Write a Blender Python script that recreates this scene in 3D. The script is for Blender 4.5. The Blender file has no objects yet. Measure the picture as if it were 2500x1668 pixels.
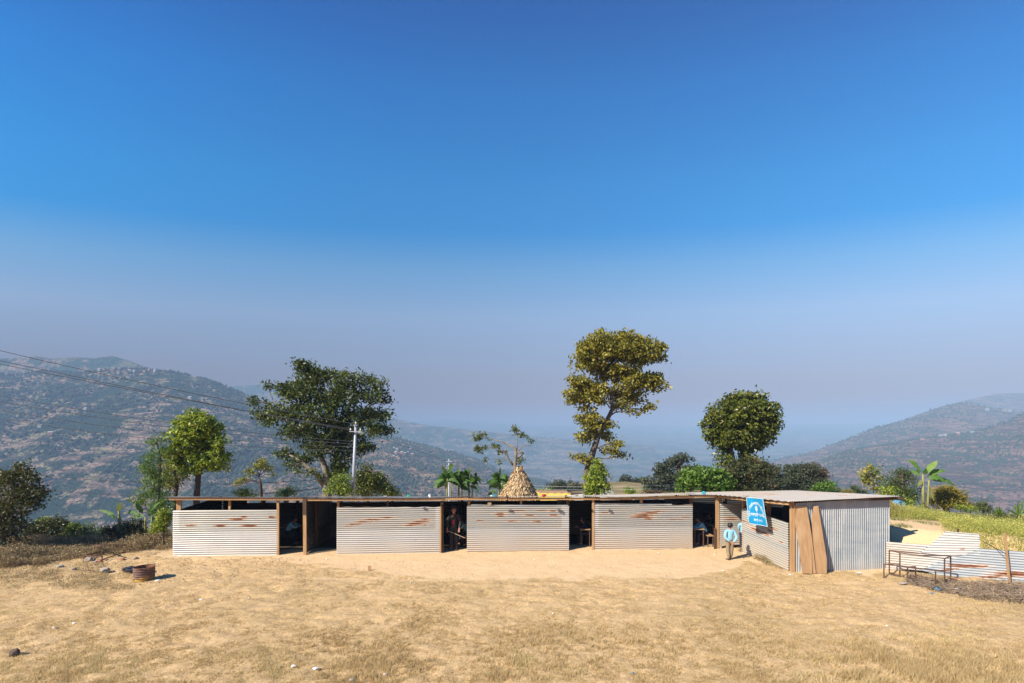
import bpy, bmesh, math, random
import numpy as np
from mathutils import Vector, Matrix, Quaternion
R = math.radians
rng = np.random.default_rng(7)
random.seed(7)
scene = bpy.context.scene
COL = scene.collection

# ------------------------------------------------------------------ camera
CH, FP, CX, HY = 4.2, 1150.0, 1250.0, 1075.0
cam_d = bpy.data.cameras.new("camera")
cam = bpy.data.objects.new("camera", cam_d); COL.objects.link(cam)
cam.location = (0, 0, CH); cam.rotation_euler = (R(90), 0, 0)
cam_d.sensor_width = 36.0; cam_d.lens = FP / 2500 * 36
cam_d.shift_y = (HY - 834) / 2500
cam_d.clip_start = 0.1; cam_d.clip_end = 30000
scene.camera = cam

# ------------------------------------------------------------------ light
SUN_EL = R(38)
sdir = Vector((-1, -0.74, 0)).normalized()                 # towards the sun, on the ground
to_sun = Vector((sdir.x * math.cos(SUN_EL), sdir.y * math.cos(SUN_EL), math.sin(SUN_EL)))
sun_d = bpy.data.lights.new("sun", 'SUN'); sun = bpy.data.objects.new("sun", sun_d); COL.objects.link(sun)
sun_d.energy = 5.0; sun_d.angle = R(0.5); sun_d.color = (1.0, 0.915, 0.78)
sun.rotation_euler = (-to_sun).to_track_quat('-Z', 'Y').to_euler()
world = bpy.data.worlds.new("World"); scene.world = world; world.use_nodes = True
wt = world.node_tree; wt.nodes.clear()
wo = wt.nodes.new('ShaderNodeOutputWorld'); wb = wt.nodes.new('ShaderNodeBackground')
sk = wt.nodes.new('ShaderNodeTexSky'); sk.sky_type = 'NISHITA'; sk.sun_disc = False
sk.sun_elevation = SUN_EL; sk.sun_rotation = math.atan2(to_sun.x, to_sun.y)
sk.altitude = 1500; sk.air_density = 1.0; sk.dust_density = 1.2; sk.ozone_density = 2.5
hs = wt.nodes.new('ShaderNodeHueSaturation'); hs.inputs['Saturation'].default_value = 1.0
wt.links.new(sk.outputs[0], hs.inputs['Color'])
tc = wt.nodes.new('ShaderNodeTexCoord'); sz = wt.nodes.new('ShaderNodeSeparateXYZ'); wt.links.new(tc.outputs['Generated'], sz.inputs[0])
SKYR = [(0.0, (0.487, 0.053, 0.025)), (0.0424, (0.487, 0.053, 0.025)), (0.0846, (0.506, 0.156, 0.063)), (0.161, (0.7, 0.479, 0.431)), (0.2546, (0.943, 0.849, 0.782)), (0.339, (0.532, 0.91, 0.972)), (0.404, (0.01, 0.781, 1.123)), (0.476, (0.01, 0.818, 1.203)), (0.593, (0.01, 0.707, 1.207)), (0.68, (0.01, 0.47, 1.009)), (1.0, (0.0085, 0.39949999999999997, 0.8576499999999999))]
# the sky away from the sun deepens a little less with azimuth: weight x down before normalising
vm = wt.nodes.new('ShaderNodeVectorMath'); vm.operation = 'MULTIPLY'; vm.inputs[1].default_value = (.6, 1, 1); wt.links.new(tc.outputs['Generated'], vm.inputs[0])
vn = wt.nodes.new('ShaderNodeVectorMath'); vn.operation = 'NORMALIZE'; wt.links.new(vm.outputs[0], vn.inputs[0]); wt.links.new(vn.outputs[0], sz.inputs[0])
rp = wt.nodes.new('ShaderNodeValToRGB'); wt.links.new(sz.outputs['Z'], rp.inputs[0]); el_ = rp.color_ramp.elements
el_[0].position = 0; el_[0].color = (*[c_ / 3 for c_ in SKYR[0][1]], 1); el_[1].position = 1; el_[1].color = (*[c_ / 3 for c_ in SKYR[-1][1]], 1)
for p_, c_ in SKYR[1:-1]:
    q_ = el_.new(p_); q_.color = (*[x_ / 3 for x_ in c_], 1)
ml = wt.nodes.new('ShaderNodeVectorMath'); ml.operation = 'MULTIPLY'; wt.links.new(hs.outputs[0], ml.inputs[0]); wt.links.new(rp.outputs[0], ml.inputs[1])
m2 = wt.nodes.new('ShaderNodeVectorMath'); m2.operation = 'SCALE'; m2.inputs['Scale'].default_value = 3.0; wt.links.new(ml.outputs[0], m2.inputs[0]); wt.links.new(m2.outputs[0], wb.inputs[0])
wt.links.new(wb.outputs[0], wo.inputs[0])
wb.inputs[1].default_value = 0.10
vs = scene.view_settings
vs.view_transform = 'Standard'; vs.look = 'None'; vs.gamma = 1; vs.use_curve_mapping = False
vs.exposure = 1.0
scene.cycles.volume_bounces = 0
scene.cycles.max_bounces = 6; scene.cycles.diffuse_bounces = 1; scene.cycles.glossy_bounces = 2
scene.cycles.transparent_max_bounces = 8
scene.cycles.use_denoising = True

# ------------------------------------------------------------------ helpers
def W(u, D): return (u - CX) / FP * D
def Z(v, D): return CH - (v - HY) / FP * D
def P(u, v, D): return np.array([W(u, D), D, Z(v, D)])
def G(u, v): D = FP * CH / (v - HY); return np.array([W(u, D), D, 0.0])
def px(p): return CX + FP * p[..., 0] / p[..., 1], HY + FP * (CH - p[..., 2]) / p[..., 1]
def smooth01(t): t = np.clip(t, 0, 1); return t * t * (3 - 2 * t)

_lat = np.random.default_rng(3).random((256, 256))
def vnoise(x, y):
    xi = np.floor(x).astype(int); yi = np.floor(y).astype(int)
    fx = x - xi; fy = y - yi; fx = fx * fx * (3 - 2 * fx); fy = fy * fy * (3 - 2 * fy)
    a = _lat[xi % 256, yi % 256]; b = _lat[(xi + 1) % 256, yi % 256]
    c = _lat[xi % 256, (yi + 1) % 256]; d = _lat[(xi + 1) % 256, (yi + 1) % 256]
    return (a * (1 - fx) + b * fx) * (1 - fy) + (c * (1 - fx) + d * fx) * fy
def fbm(x, y, o=4):
    s = 0; a = 0.5; t = 0
    for k in range(o):
        s = s + a * vnoise(x * 2 ** k + 17.3 * k, y * 2 ** k + 9.1 * k); t += a; a *= 0.5
    return s / t

def tag(o, label=None, cat=None, group=None, kind=None):
    if label: o['label'] = label
    if cat: o['category'] = cat
    if group: o['group'] = group
    if kind: o['kind'] = kind
    return o
def thing(name, label, cat, loc=(0, 0, 0), group=None):
    o = bpy.data.objects.new(name, None); COL.objects.link(o); o.location = Vector([float(c) for c in loc])
    o.empty_display_size = 0.2
    return tag(o, label, cat, group)
def wloc(o):
    v = Vector((0, 0, 0))
    while o is not None: v = v + o.location; o = o.parent
    return v
def mesh(name, V, F, mat, parent=None, smooth=False, attrs=None, fattrs=None, mats=None, midx=None):
    """V world coordinates; F array of quads / tris or a list of index tuples"""
    V = np.asarray(V, dtype=np.float64)
    if parent is not None: V = V - np.array(wloc(parent))
    me = bpy.data.meshes.new(name)
    if isinstance(F, np.ndarray):
        n = F.shape[1]
        me.vertices.add(len(V)); me.vertices.foreach_set('co', V.astype(np.float32).ravel())
        me.loops.add(F.size); me.loops.foreach_set('vertex_index', F.astype(np.int32).ravel())
        me.polygons.add(len(F)); me.polygons.foreach_set('loop_start', np.arange(0, F.size, n, dtype=np.int32))
        me.update(calc_edges=True)
    else:
        me.from_pydata([tuple(v) for v in V], [], F); me.update()
    for k, a in (attrs or {}).items():
        at = me.attributes.new(k, 'FLOAT', 'POINT'); at.data.foreach_set('value', np.asarray(a, np.float32).ravel())
    for k, a in (fattrs or {}).items():
        at = me.attributes.new(k, 'FLOAT', 'FACE'); at.data.foreach_set('value', np.asarray(a, np.float32).ravel())
    for m in (mats or [mat]): me.materials.append(m)
    if midx is not None: me.polygons.foreach_set('material_index', np.asarray(midx, np.int32))
    if smooth: me.polygons.foreach_set('use_smooth', np.ones(len(me.polygons), bool))
    me.validate()
    o = bpy.data.objects.new(name, me); COL.objects.link(o)
    if parent is not None: o.parent = parent
    return o
class MB:
    def __init__(s): s.V = []; s.F = []
    def add(s, V, F):
        b = len(s.V); s.V += [tuple(map(float, v)) for v in V]; s.F += [tuple(i + b for i in f) for f in F]; return s
    def box8(s, c):      # 8 corners: bottom 4 ccw, top 4
        return s.add(c, [(3, 2, 1, 0), (4, 5, 6, 7), (0, 1, 5, 4), (1, 2, 6, 5), (2, 3, 7, 6), (3, 0, 4, 7)])
    def box(s, x0, x1, y0, y1, z0, z1):
        return s.box8([(x0, y0, z0), (x1, y0, z0), (x1, y1, z0), (x0, y1, z0), (x0, y0, z1), (x1, y0, z1), (x1, y1, z1), (x0, y1, z1)])
    def bar(s, a, b, w, h=None, up=(0, 0, 1)):
        a = np.array(a, float); b = np.array(b, float); h = h or w; d = b - a; d /= np.linalg.norm(d)
        up = np.array(up, float)
        if abs(np.dot(d, up)) > .95: up = np.array((0, 1, 0.))
        r = np.cross(d, up); r /= np.linalg.norm(r); t = np.cross(r, d)
        r = r * w / 2; t = t * h / 2
        return s.box8([a - r - t, a + r - t, b + r - t, b - r - t, a - r + t, a + r + t, b + r + t, b - r + t])
    def tube(s, pts, rad, n=6, cap=True):
        pts = [np.array(p, float) for p in pts]; m = len(pts)
        if not hasattr(rad, '__len__'): rad = [rad] * m
        b0 = len(s.V); pr = None
        for i, p in enumerate(pts):
            d = pts[min(i + 1, m - 1)] - pts[max(i - 1, 0)]; d = d / (np.linalg.norm(d) + 1e-9)
            if pr is None:
                pr = np.cross(d, (0.3, 1, 0.1)); 
            pr = pr - d * np.dot(pr, d); pr = pr / (np.linalg.norm(pr) + 1e-9); q = np.cross(d, pr)
            for k in range(n):
                a = 2 * math.pi * k / n
                s.V.append(tuple(p + (pr * math.cos(a) + q * math.sin(a)) * rad[i]))
        for i in range(m - 1):
            for k in range(n):
                a = b0 + i * n + k; c = b0 + i * n + (k + 1) % n
                s.F.append((a, c, c + n, a + n))
        if cap:
            s.F.append(tuple(b0 + k for k in range(n))[::-1]); s.F.append(tuple(b0 + (m - 1) * n + k for k in range(n)))
        return s
    def lathe(s, c, prof, n=24):
        b0 = len(s.V)
        for (r, z) in prof:
            for k in range(n):
                a = 2 * math.pi * k / n; s.V.append((c[0] + r * math.cos(a), c[1] + r * math.sin(a), c[2] + z))
        for i in range(len(prof) - 1):
            for k in range(n):
                a = b0 + i * n + k; d = b0 + i * n + (k + 1) % n; s.F.append((a, d, d + n, a + n))
        return s
    def build(s, name, mat, parent=None, smooth=False, **k):
        return mesh(name, np.array(s.V), s.F, mat, parent, smooth, **k)
def grid_faces(nr, nc):
    i = np.arange(nr - 1)[:, None] * nc + np.arange(nc - 1)[None, :]
    i = i.ravel(); return np.stack([i, i + 1, i + nc + 1, i + nc], 1)
def ico(c, r, jit=.15, sub=2, sq=(1, 1, 1), seed=0):
    bm = bmesh.new(); bmesh.ops.create_icosphere(bm, subdivisions=sub, radius=1); rr = random.Random(seed)
    V = [np.array(v.co) * (1 + rr.uniform(-jit, jit)) * r * np.array(sq) + np.array(c) for v in bm.verts]
    F = [tuple(v.index for v in f.verts) for f in bm.faces]; bm.free(); return V, F

# ------------------------------------------------------------------ materials
class NT:
    def __init__(s, name):
        s.m = bpy.data.materials.new(name); s.m.use_nodes = True; s.t = s.m.node_tree; s.t.nodes.clear()
        s.out = s.t.nodes.new('ShaderNodeOutputMaterial')
    def n(s, ty, **k):
        nd = s.t.nodes.new('ShaderNode' + ty)
        for a, b in k.items(): setattr(nd, a, b)
        return nd
    def l(s, a, b): s.t.links.new(a, b)
    def noise(s, scale, detail=4, rough=.6, vec=None, dist=0):
        nd = s.n('TexNoise'); nd.inputs['Scale'].default_value = scale; nd.inputs['Detail'].default_value = detail
        nd.inputs['Roughness'].default_value = rough; nd.inputs['Distortion'].default_value = dist
        if vec is not None: s.l(vec, nd.inputs['Vector'])
        return nd.outputs['Fac']
    def mapr(s, x, a, b, c=0, d=1):
        nd = s.n('MapRange'); nd.clamp = True; s.l(x, nd.inputs[0])
        for i, q in enumerate((a, b, c, d)): nd.inputs[i + 1].default_value = q
        return nd.outputs[0]
    def mix(s, f, a, b):
        nd = s.n('Mix', data_type='RGBA')
        for sock, v in ((nd.inputs[0], f), (nd.inputs[6], a), (nd.inputs[7], b)):
            if hasattr(v, 'links'): s.l(v, sock)
            elif isinstance(v, (int, float)): sock.default_value = v
            else: sock.default_value = (*v, 1)
        return nd.outputs[2]
    def math(s, op, a, b=0.0):
        nd = s.n('Math', operation=op)
        for sock, v in ((nd.inputs[0], a), (nd.inputs[1], b)):
            if hasattr(v, 'links'): s.l(v, sock)
            else: sock.default_value = v
        return nd.outputs[0]
    def attr(s, name): nd = s.n('Attribute'); nd.attribute_name = name; return nd.outputs['Fac']
    def pos(s): return s.n('NewGeometry').outputs['Position']
    def scale(s, v, sc):
        nd = s.n('Mapping'); s.l(v, nd.inputs[0]); nd.inputs['Scale'].default_value = sc; return nd.outputs[0]
    def ramp(s, f, stops):
        nd = s.n('ValToRGB'); s.l(f, nd.inputs[0]); e = nd.color_ramp.elements
        while len(e) > 1: e.remove(e[-1])
        e[0].position = stops[0][0]; e[0].color = (*stops[0][1], 1)
        for p_, c_ in stops[1:]:
            q = e.new(p_); q.color = (*c_, 1)
        return nd.outputs[0]
    def bump(s, h, strength=.5, dist=.02):
        nd = s.n('Bump'); s.l(h, nd.inputs['Height']); nd.inputs['Strength'].default_value = strength; nd.inputs['Distance'].default_value = dist
        return nd.outputs[0]
    def bsdf(s, col, rough=.8, metal=0, normal=None, spec=.5):
        nd = s.n('BsdfPrincipled')
        for k, v in (('Base Color', col), ('Roughness', rough), ('Metallic', metal), ('Specular IOR Level', spec)):
            if hasattr(v, 'links'): s.l(v, nd.inputs[k])
            elif isinstance(v, (int, float)): nd.inputs[k].default_value = v
            else: nd.inputs[k].default_value = (*v, 1)
        if normal is not None: s.l(normal, nd.inputs['Normal'])
        return nd.outputs[0]
    def done(s, sh): s.l(sh, s.out.inputs[0]); return s.m
def simple(name, c1, c2=None, scale=8, rough=.8, metal=0, bump=.2, sc=(1, 1, 1), spec=.4):
    t = NT(name); c2 = c2 or tuple(x * .7 for x in c1)
    v = t.scale(t.pos(), sc); f = t.noise(scale, 5, .65, v)
    return t.done(t.bsdf(t.mix(t.mapr(f, .3, .7), c2, c1), rough, metal, t.bump(f, bump, .01), spec))
def leafmat(name, stops, rough=.5, trans=.3, spec=.45):
    t = NT(name); v = t.attr('v'); c = t.ramp(v, stops)
    b = t.bsdf(c, rough, spec=spec); tr = t.n('BsdfTranslucent'); t.l(t.mix(.35, c, (.3, .34, .05)) if 'leaves' in name else c, tr.inputs[0])
    mx = t.n('MixShader'); mx.inputs[0].default_value = trans; t.l(b, mx.inputs[1]); t.l(tr.outputs[0], mx.inputs[2])
    return t.done(mx.outputs[0])
def woodmat(name, c1, c2, sc=(9, 9, .9)):
    t = NT(name); v = t.scale(t.pos(), sc); f = t.noise(3, 6, .7, v); g = t.noise(1.3, 3)
    c = t.mix(t.mapr(f, .3, .7), c1, c2); c = t.mix(t.mapr(g, .35, .75, 0, .5), c, tuple(x * .45 for x in c2))
    return t.done(t.bsdf(c, .85, 0, t.bump(f, .3, .004), .2))

M = {}
M['wood'] = woodmat('raw_timber', (.52, .32, .16), (.36, .21, .10))
M['wood_dark'] = woodmat('weathered_timber', (.14, .085, .05), (.06, .04, .03))
M['bark'] = simple('bark', (.16, .125, .095), (.06, .045, .035), 9, .9, bump=.8, sc=(1, 1, .3))
M['bark_pale'] = simple('pale_bark', (.30, .25, .19), (.11, .085, .06), 7, .9, bump=.8, sc=(1, 1, .35))
M['bark_brown'] = simple('brown_bark', (.12, .075, .045), (.04, .027, .02), 9, .9, bump=.8)
M['steel_pole'] = simple('galvanised_pole', (.40, .42, .45), (.33, .35, .38), 3, .5, .1, .05)
M['wire'] = simple('wire', (.03, .03, .035), None, 8, .6)
M['wire_pale'] = simple('pale_wire', (.5, .5, .5), None, 8, .5)
M['rust_bar'] = simple('rusty_bar', (.16, .075, .045), (.07, .035, .025), 22, .8)
M['plastic_black'] = simple('black_plastic', (.02, .02, .024), (.06, .06, .07), 5, .4)
M['cloth_blue'] = simple('light_blue_cloth', (.27, .50, .60), (.21, .43, .54), 14, .9, bump=.4)
M['cloth_khaki'] = simple('khaki_cloth', (.30, .23, .14), (.22, .165, .10), 14, .9, bump=.4)
M['cloth_navy'] = simple('navy_cloth', (.028, .026, .055), None, 14, .9)
M['cloth_dark'] = simple('charcoal_cloth', (.035, .033, .033), None, 14, .9)
M['cloth_red'] = simple('red_cloth', (.45, .04, .05), None, 14, .9)
M['skin'] = simple('skin', (.42, .2, .13), (.36, .17, .11), 10, .6, bump=.05)
M['hair'] = simple('black_hair', (.018, .014, .014), (.008, .007, .007), 40, .5)
M['white'] = simple('white_paint', (.75, .75, .72), (.66, .66, .62), 5, .6)
M['letter'] = simple('white_lettering', (.8, .8, .8), (.78, .78, .78), 5, .6)
M['board'] = simple('blackboard_paint', (.10, .10, .12), None, 3, .7)
M['stone'] = simple('pale_stone', (.38, .33, .27), (.24, .2, .16), 12, .9, bump=.6)
M['stone_dark'] = simple('dark_stone', (.12, .085, .06), (.07, .05, .04), 12, .9, bump=.6)
M['brick'] = simple('red_brick', (.42, .15, .08), (.3, .12, .07), 12, .9)
M['paper'] = simple('paper_scrap', (.78, .77, .74), (.6, .6, .6), 12, .8)
M['green_plastic'] = simple('green_plastic', (.05, .38, .2), None, 12, .4)
M['teal_plastic'] = simple('teal_plastic', (.05, .36, .42), (.04, .25, .33), 12, .4)
M['tarp_yellow'] = simple('yellow_tarpaulin', (.75, .52, .07), (.66, .45, .06), 1.2, .5, bump=.6)
M['tarp_blue'] = simple('blue_tarpaulin', (.10, .28, .45), (.06, .2, .36), 5, .5, bump=.6)
M['thatch'] = simple('old_roof_tiles', (.12, .08, .06), (.07, .045, .035), 6, .9, bump=.8)
M['straw'] = simple('dry_stalks', (.44, .29, .15), (.26, .16, .08), 6, .9, bump=.5)
M['far_wall'] = simple('far_plaster', (.36, .34, .31), None, 1, .9)
M['mud'] = simple('mud_wall', (.42, .24, .13), (.32, .18, .1), 1, .9)
M['roof_tin'] = simple('far_tin_roof', (.30, .30, .31), (.45, .42, .4), 1, .5)

def zincmat(name, base=(.58, .58, .56), stripe=(.5, .5, .5), metal=.25, cool=(.50, .54, .56)):
    t = NT(name); p = t.pos()
    n1 = t.noise(2.2, 5, .6, t.scale(p, (.5, .5, 3))); n2 = t.noise(28, 3, .6)
    c = t.mix(t.mapr(n1, .35, .7), base, cool)
    c = t.mix(t.mapr(n2, .45, .8, 0, .35), c, tuple(x * .55 for x in base))
    tone = t.attr('tone'); c = t.mix(tone, c, (.64, .62, .59))
    dust = t.math('MULTIPLY', t.attr('dust'), t.mapr(t.noise(4, 4), .2, .8, .5, 1.2))
    c = t.mix(dust, c, (.62, .46, .30))
    ru = t.math('ADD', t.attr('rust'), t.mapr(t.noise(6, 5, .75, t.scale(p, (1, 1, 6))), .3, .7, -.35, .35))
    c = t.mix(t.mapr(ru, .36, .80, 0, .75), c, (.54, .30, .16))
    c = t.mix(t.mapr(ru, .66, 1.0), c, (.17, .06, .028))
    sp = t.mapr(t.noise(3.0, 5, .75, t.scale(p, (1.2, 1.2, 14))), .63, .72, 0, .7); c = t.mix(sp, c, (.12, .11, .10))
    rg = t.mapr(ru, .35, .7, .42, .9); mt = t.mapr(ru, .3, .6, metal, 0)
    return t.done(t.bsdf(c, rg, mt, t.bump(n2, .08, .003), .5))
M['zinc'] = zincmat('weathered_corrugated_zinc', base=(.46, .425, .36), cool=(.38, .385, .37))
M['zinc_shaded'] = zincmat('shade_darkened_corrugated_zinc', base=(.06, .056, .052), cool=(.05, .052, .055), metal=.0)  # same zinc with the dimness of the rooms put into its colour
M['zinc_new'] = zincmat('newer_corrugated_zinc', base=(.40, .44, .47), metal=.25, cool=(.31, .36, .40))
M['zinc_roof'] = zincmat('roof_zinc', base=(.40, .36, .32), metal=.05, cool=(.42, .41, .38))

# ------------------------------------------------------------------ terrain
def cliff(u): return np.interp(u, [-500, 380, 560, 900, 1100, 1280, 1450, 1750, 1950, 2150, 2500, 3200], [21.5, 21.5, 25, 31, 34, 50, 110, 120, 80, 34, 27, 26])
def gz(x, y):
    u = CX + FP * x / np.maximum(y, 3)
    z = 0.05 * (fbm(x * .35 + 40, y * .35 + 40, 3) - .5)
    z = z + np.where(y > 21.5, -(y - 21.5) * .06, 0)
    m = smooth01((x - 12.45) / .9) * smooth01((y - 15.5 + .44 * np.maximum(x - 12.4, 0)) / 1.8)
    z = z + m * (1.12 + .3 * (fbm(x * .3, y * .3, 3) - .5)) * smooth01((60 - y) / 30) * (1 - .95 * smooth01((x - 15.5) / 7.5))
    c = cliff(u); z = z - np.maximum(y - c, 0) * .55 - np.where((u < 420), np.maximum(y - 19.5, 0) * .1, 0)
    z = z + np.where(y > 60, (fbm(x * .05, y * .05, 4) - .5) * 2.5, 0)
    return np.maximum(z, -170)
def bare(x, y):      # 1 = trodden sand, 0 = dry grass
    u = CX + FP * x / np.maximum(y, 3); v = HY + FP * CH / np.maximum(y, 3)
    lo = np.interp(u, [380, 430, 600, 660, 760, 900, 1050, 1200, 1500, 1750, 1830, 1950, 2165, 2260], [1352, 1366, 1366, 1366, 1376, 1392, 1408, 1414, 1412, 1402, 1372, 1392, 1402, 1385])
    d = lo - v + (fbm(x * 1.1, y * 2.2, 4) - .5) * 26
    b = smooth01(d / 9 + .5)
    patch = smooth01((fbm(x * .8 + 5, y * 1.5 + 9, 5) - .56) / .16) * .38
    strip = smooth01(1 - np.abs(v - np.interp(u, [600, 1000, 1300], [1408, 1418, 1412])) / 7) * smooth01((u - 600) / 100) * smooth01((1350 - u) / 100) * .6
    inside = (y > 17.3) & (y < 21.6) & (x > -12.4) & (x < 13)
    return np.clip(np.maximum(np.maximum(b, patch), np.maximum(strip, inside)), 0, 1)
def ground_mat():
    t = NT('dry_ground'); p = t.pos(); b = t.attr('bare')
    n1 = t.noise(1.2, 6, .65, p); n2 = t.noise(9, 6, .75, p); n3 = t.noise(34, 4, .7, p); n0 = t.noise(.28, 4, .6, p)
    sand = t.mix(t.mapr(n1, .3, .7), (.66, .45, .245), (.73, .51, .29))
    sand = t.mix(t.mapr(n3, .60, .72, 0, .4), sand, (.33, .20, .11))
    dry = t.mix(t.mapr(n2, .32, .66), (.36, .225, .10), (.74, .51, .26))
    dry = t.mix(t.mapr(n1, .4, .65, 0, .55), dry, (.70, .475, .25))
    dry = t.mix(t.mapr(n3, .52, .66, 0, .75), dry, (.20, .13, .06))
    dry = t.mix(t.mapr(n0, .5, .65, 0, .35), dry, (.30, .22, .10))
    far = t.n('SeparateXYZ'); t.l(p, far.inputs[0])
    grn = t.mix(t.mapr(n0, .35, .6), (.10, .10, .035), (.24, .17, .09))
    col = t.mix(t.mapr(b, .25, .75), dry, sand)
    col = t.mix(t.attr('green'), col, grn)
    col = t.mix(t.attr('floor'), col, (.13, .09, .06))  # indoor shade painted as dark colour over the room floor
    h = t.math('ADD', t.math('MULTIPLY', n2, .7), t.math('MULTIPLY', n3, .5))
    return t.done(t.bsdf(col, .95, 0, t.bump(h, .9, .05), .1))
xs = np.concatenate([np.linspace(-220, -24, 60), np.linspace(-23.7, 23.7, 420), np.linspace(24, 220, 60)])
ys = np.concatenate([np.linspace(-12, 6.5, 12), np.linspace(6.7, 24, 260), np.linspace(24.4, 60, 70), np.linspace(62, 400, 60)])
X, Y = np.meshgrid(xs, ys); Zg = gz(X, Y); B_ = bare(X, Y)
Zg = Zg + (fbm(X * 4, Y * 5, 3) - .5) * .12 * (Y < 24) * (1 - .7 * B_)
room_shade = smooth01((Y - (17.05 + .062 * (X + 12.2)) - .7) / .5) * (X > -12.3) * (X < 12.35) * (Y < 21.8)  # mask for the painted shade on the floor behind the shed front
mound = smooth01((X - 11.9) / .8) * smooth01((15.7 - X) / 1.2) * smooth01((Y - 15.6) / .8) * smooth01((19.9 - Y + (15.3 - X) * .5) / 1.2)
B_ = np.maximum(B_, mound * 1.0)
GR = smooth01((Y - 24) / 6) * .9
GR = np.maximum(GR, .75 * smooth01((X - 12.3) / 1.5) * smooth01((Y - 17.5) / 2) * (1 - mound))
GR = np.maximum(GR, .5 * smooth01((-11.5 - X) / 2) * smooth01((Y - 16.5) / 2.5))
gm = ground_mat()
ground = mesh('ground', np.stack([X.ravel(), Y.ravel(), Zg.ravel()], 1), grid_faces(len(ys), len(xs)), gm, smooth=True, attrs={'bare': B_, 'green': GR * (1 - room_shade), 'floor': room_shade})
tag(ground, kind='structure')

def hill_mat(name, forest, field, fgreen, cover=.5, stripe=.11, sc=.006):
    t = NT(name); p = t.pos(); sx = t.n('SeparateXYZ'); t.l(p, sx.inputs[0])
    big = t.noise(sc, 5, .62, p, .6); mid = t.noise(sc * 5, 5, .65, p, .3); fine = t.noise(sc * 24, 4, .7, p)
    st = t.noise(1.0, 4, .6, t.scale(p, (.022 * stripe / .08, .022 * stripe / .08, 3.4 * stripe)), .6)
    mask = t.math('ADD', t.math('MULTIPLY', big, .9), t.math('MULTIPLY', mid, .7))
    fm = t.mapr(mask, 1.02 - .5 * cover, 1.1 - .5 * cover)
    terr = t.mix(t.mapr(st, .44, .56), tuple(c * .36 for c in field), field)
    terr = t.mix(t.mapr(mid, .56, .62, 0, .7), terr, fgreen)
    fo = t.mix(t.mapr(fine, .35, .65), tuple(c * .5 for c in forest), tuple(c * 1.7 for c in forest))
    col = t.mix(t.math('MULTIPLY', fm, t.mapr(fine, .38, .52)), fo, terr)
    hh = t.math('ADD', t.math('MULTIPLY', fine, .5), mid)
    return t.done(t.bsdf(col, 1, 0, t.bump(hh, 1.0, 14), 0))
HILLS = {}
def hill(name, ridge, Dr, Df, foot_row, mat, amp=14, u0=None, u1=None, nu=420, nv=150, back=.5, seed=0, gl=150.0):
    ru = np.array([r[0] for r in ridge], float); rv = np.array([r[1] for r in ridge], float)
    us = np.linspace(u0 if u0 is not None else ru[0], u1 if u1 is not None else ru[-1], nu)
    t = np.concatenate([np.linspace(0, 1, nv), 1 + np.linspace(.03, back, 20)])
    U, T = np.meshgrid(us, t)
    zr = CH - (np.interp(U, ru, rv) - HY) / FP * Dr; zf = CH - (foot_row - HY) / FP * Df
    D = Df + (Dr - Df) * T; Tc = np.minimum(T, 1)
    Zh = zf + (zr - zf) * (Tc ** 1.05) - np.where(T > 1, (T - 1) * (Dr - Df) * .5, 0)
    Xh = (U - CX) / FP * D
    win = np.sin(np.pi * np.clip(Tc, 0, 1)) ** .6
    sk_ = Xh / gl + seed
    g = 1 - np.abs(2 * fbm(sk_ + .4 * fbm(Xh / 90, D / 90, 3), D / (gl * 2.6) + seed, 3) - 1) * 2
    Zh = Zh + amp * (g - .35) * win + amp * .35 * (fbm(Xh / 40 + seed, D / 40, 4) - .5) * (.3 + win)
    HILLS[name + str(seed)] = (Xh, D, Zh, U, T)
    o = mesh(name, np.stack([Xh.ravel(), D.ravel(), Zh.ravel()], 1), grid_faces(len(t), nu), mat, smooth=True)
    return tag(o, kind='structure')
hm_left = hill_mat('left_mountain', (.024, .044, .024), (.52, .34, .25), (.30, .32, .12), .46, .055, .010)
hm_mid = hill_mat('spur', (.028, .05, .022), (.50, .29, .19), (.28, .32, .12), .66, .08, .013)
hm_right = hill_mat('right_mountain', (.032, .05, .026), (.38, .21, .15), (.15, .16, .06), .85, .08, .012)
hm_val = hill_mat('valley', (.03, .055, .035), (.34, .23, .17), (.20, .22, .10), .52, .03, .005)
hill('hills', [(-900, 990), (-400, 935), (0, 914), (33, 918), (70, 912), (110, 905), (150, 908), (190, 911), (230, 908), (270, 902), (350, 902), (420, 909), (500, 926), (558, 946), (617, 971), (700, 1010), (800, 1060), (900, 1105), (1000, 1150), (1150, 1215), (1300, 1290)], 1120, 540, 1330, hm_left, 24, seed=1, nu=600, nv=190)
hill('hills', [(600, 1050), (800, 1060), (900, 1064), (960, 1068), (1010, 1082), (1060, 1094), (1110, 1106), (1162, 1122), (1202, 1141), (1235, 1153), (1284, 1166), (1400, 1190), (1600, 1230)], 1150, 450, 1330, hm_mid, 16, seed=2, gl=110)
hill('hills', [(1700, 1190), (1850, 1158), (1994, 1129), (2067, 1101), (2154, 1088), (2232, 1074), (2290, 1067), (2340, 1060), (2405, 1049), (2462, 1028), (2500, 1012), (2800, 950), (3300, 930)], 900, 420, 1345, hm_right, 13, seed=3, nu=500, gl=110)
hill('hills', [(1650, 1180), (1850, 1135), (1980, 1104), (2060, 1076), (2141, 1044), (2209, 1028), (2278, 1000), (2330, 988), (2359, 984), (2416, 996), (2500, 1007), (2800, 990), (3300, 960)], 1350, 700, 1230, hm_right, 18, seed=4)
hill('hills', [(1900, 1150), (2100, 1060), (2200, 1026), (2301, 991), (2370, 975), (2428, 962), (2500, 959), (2900, 930), (3300, 930)], 1850, 1200, 1260, hm_right, 20, seed=5)
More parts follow.
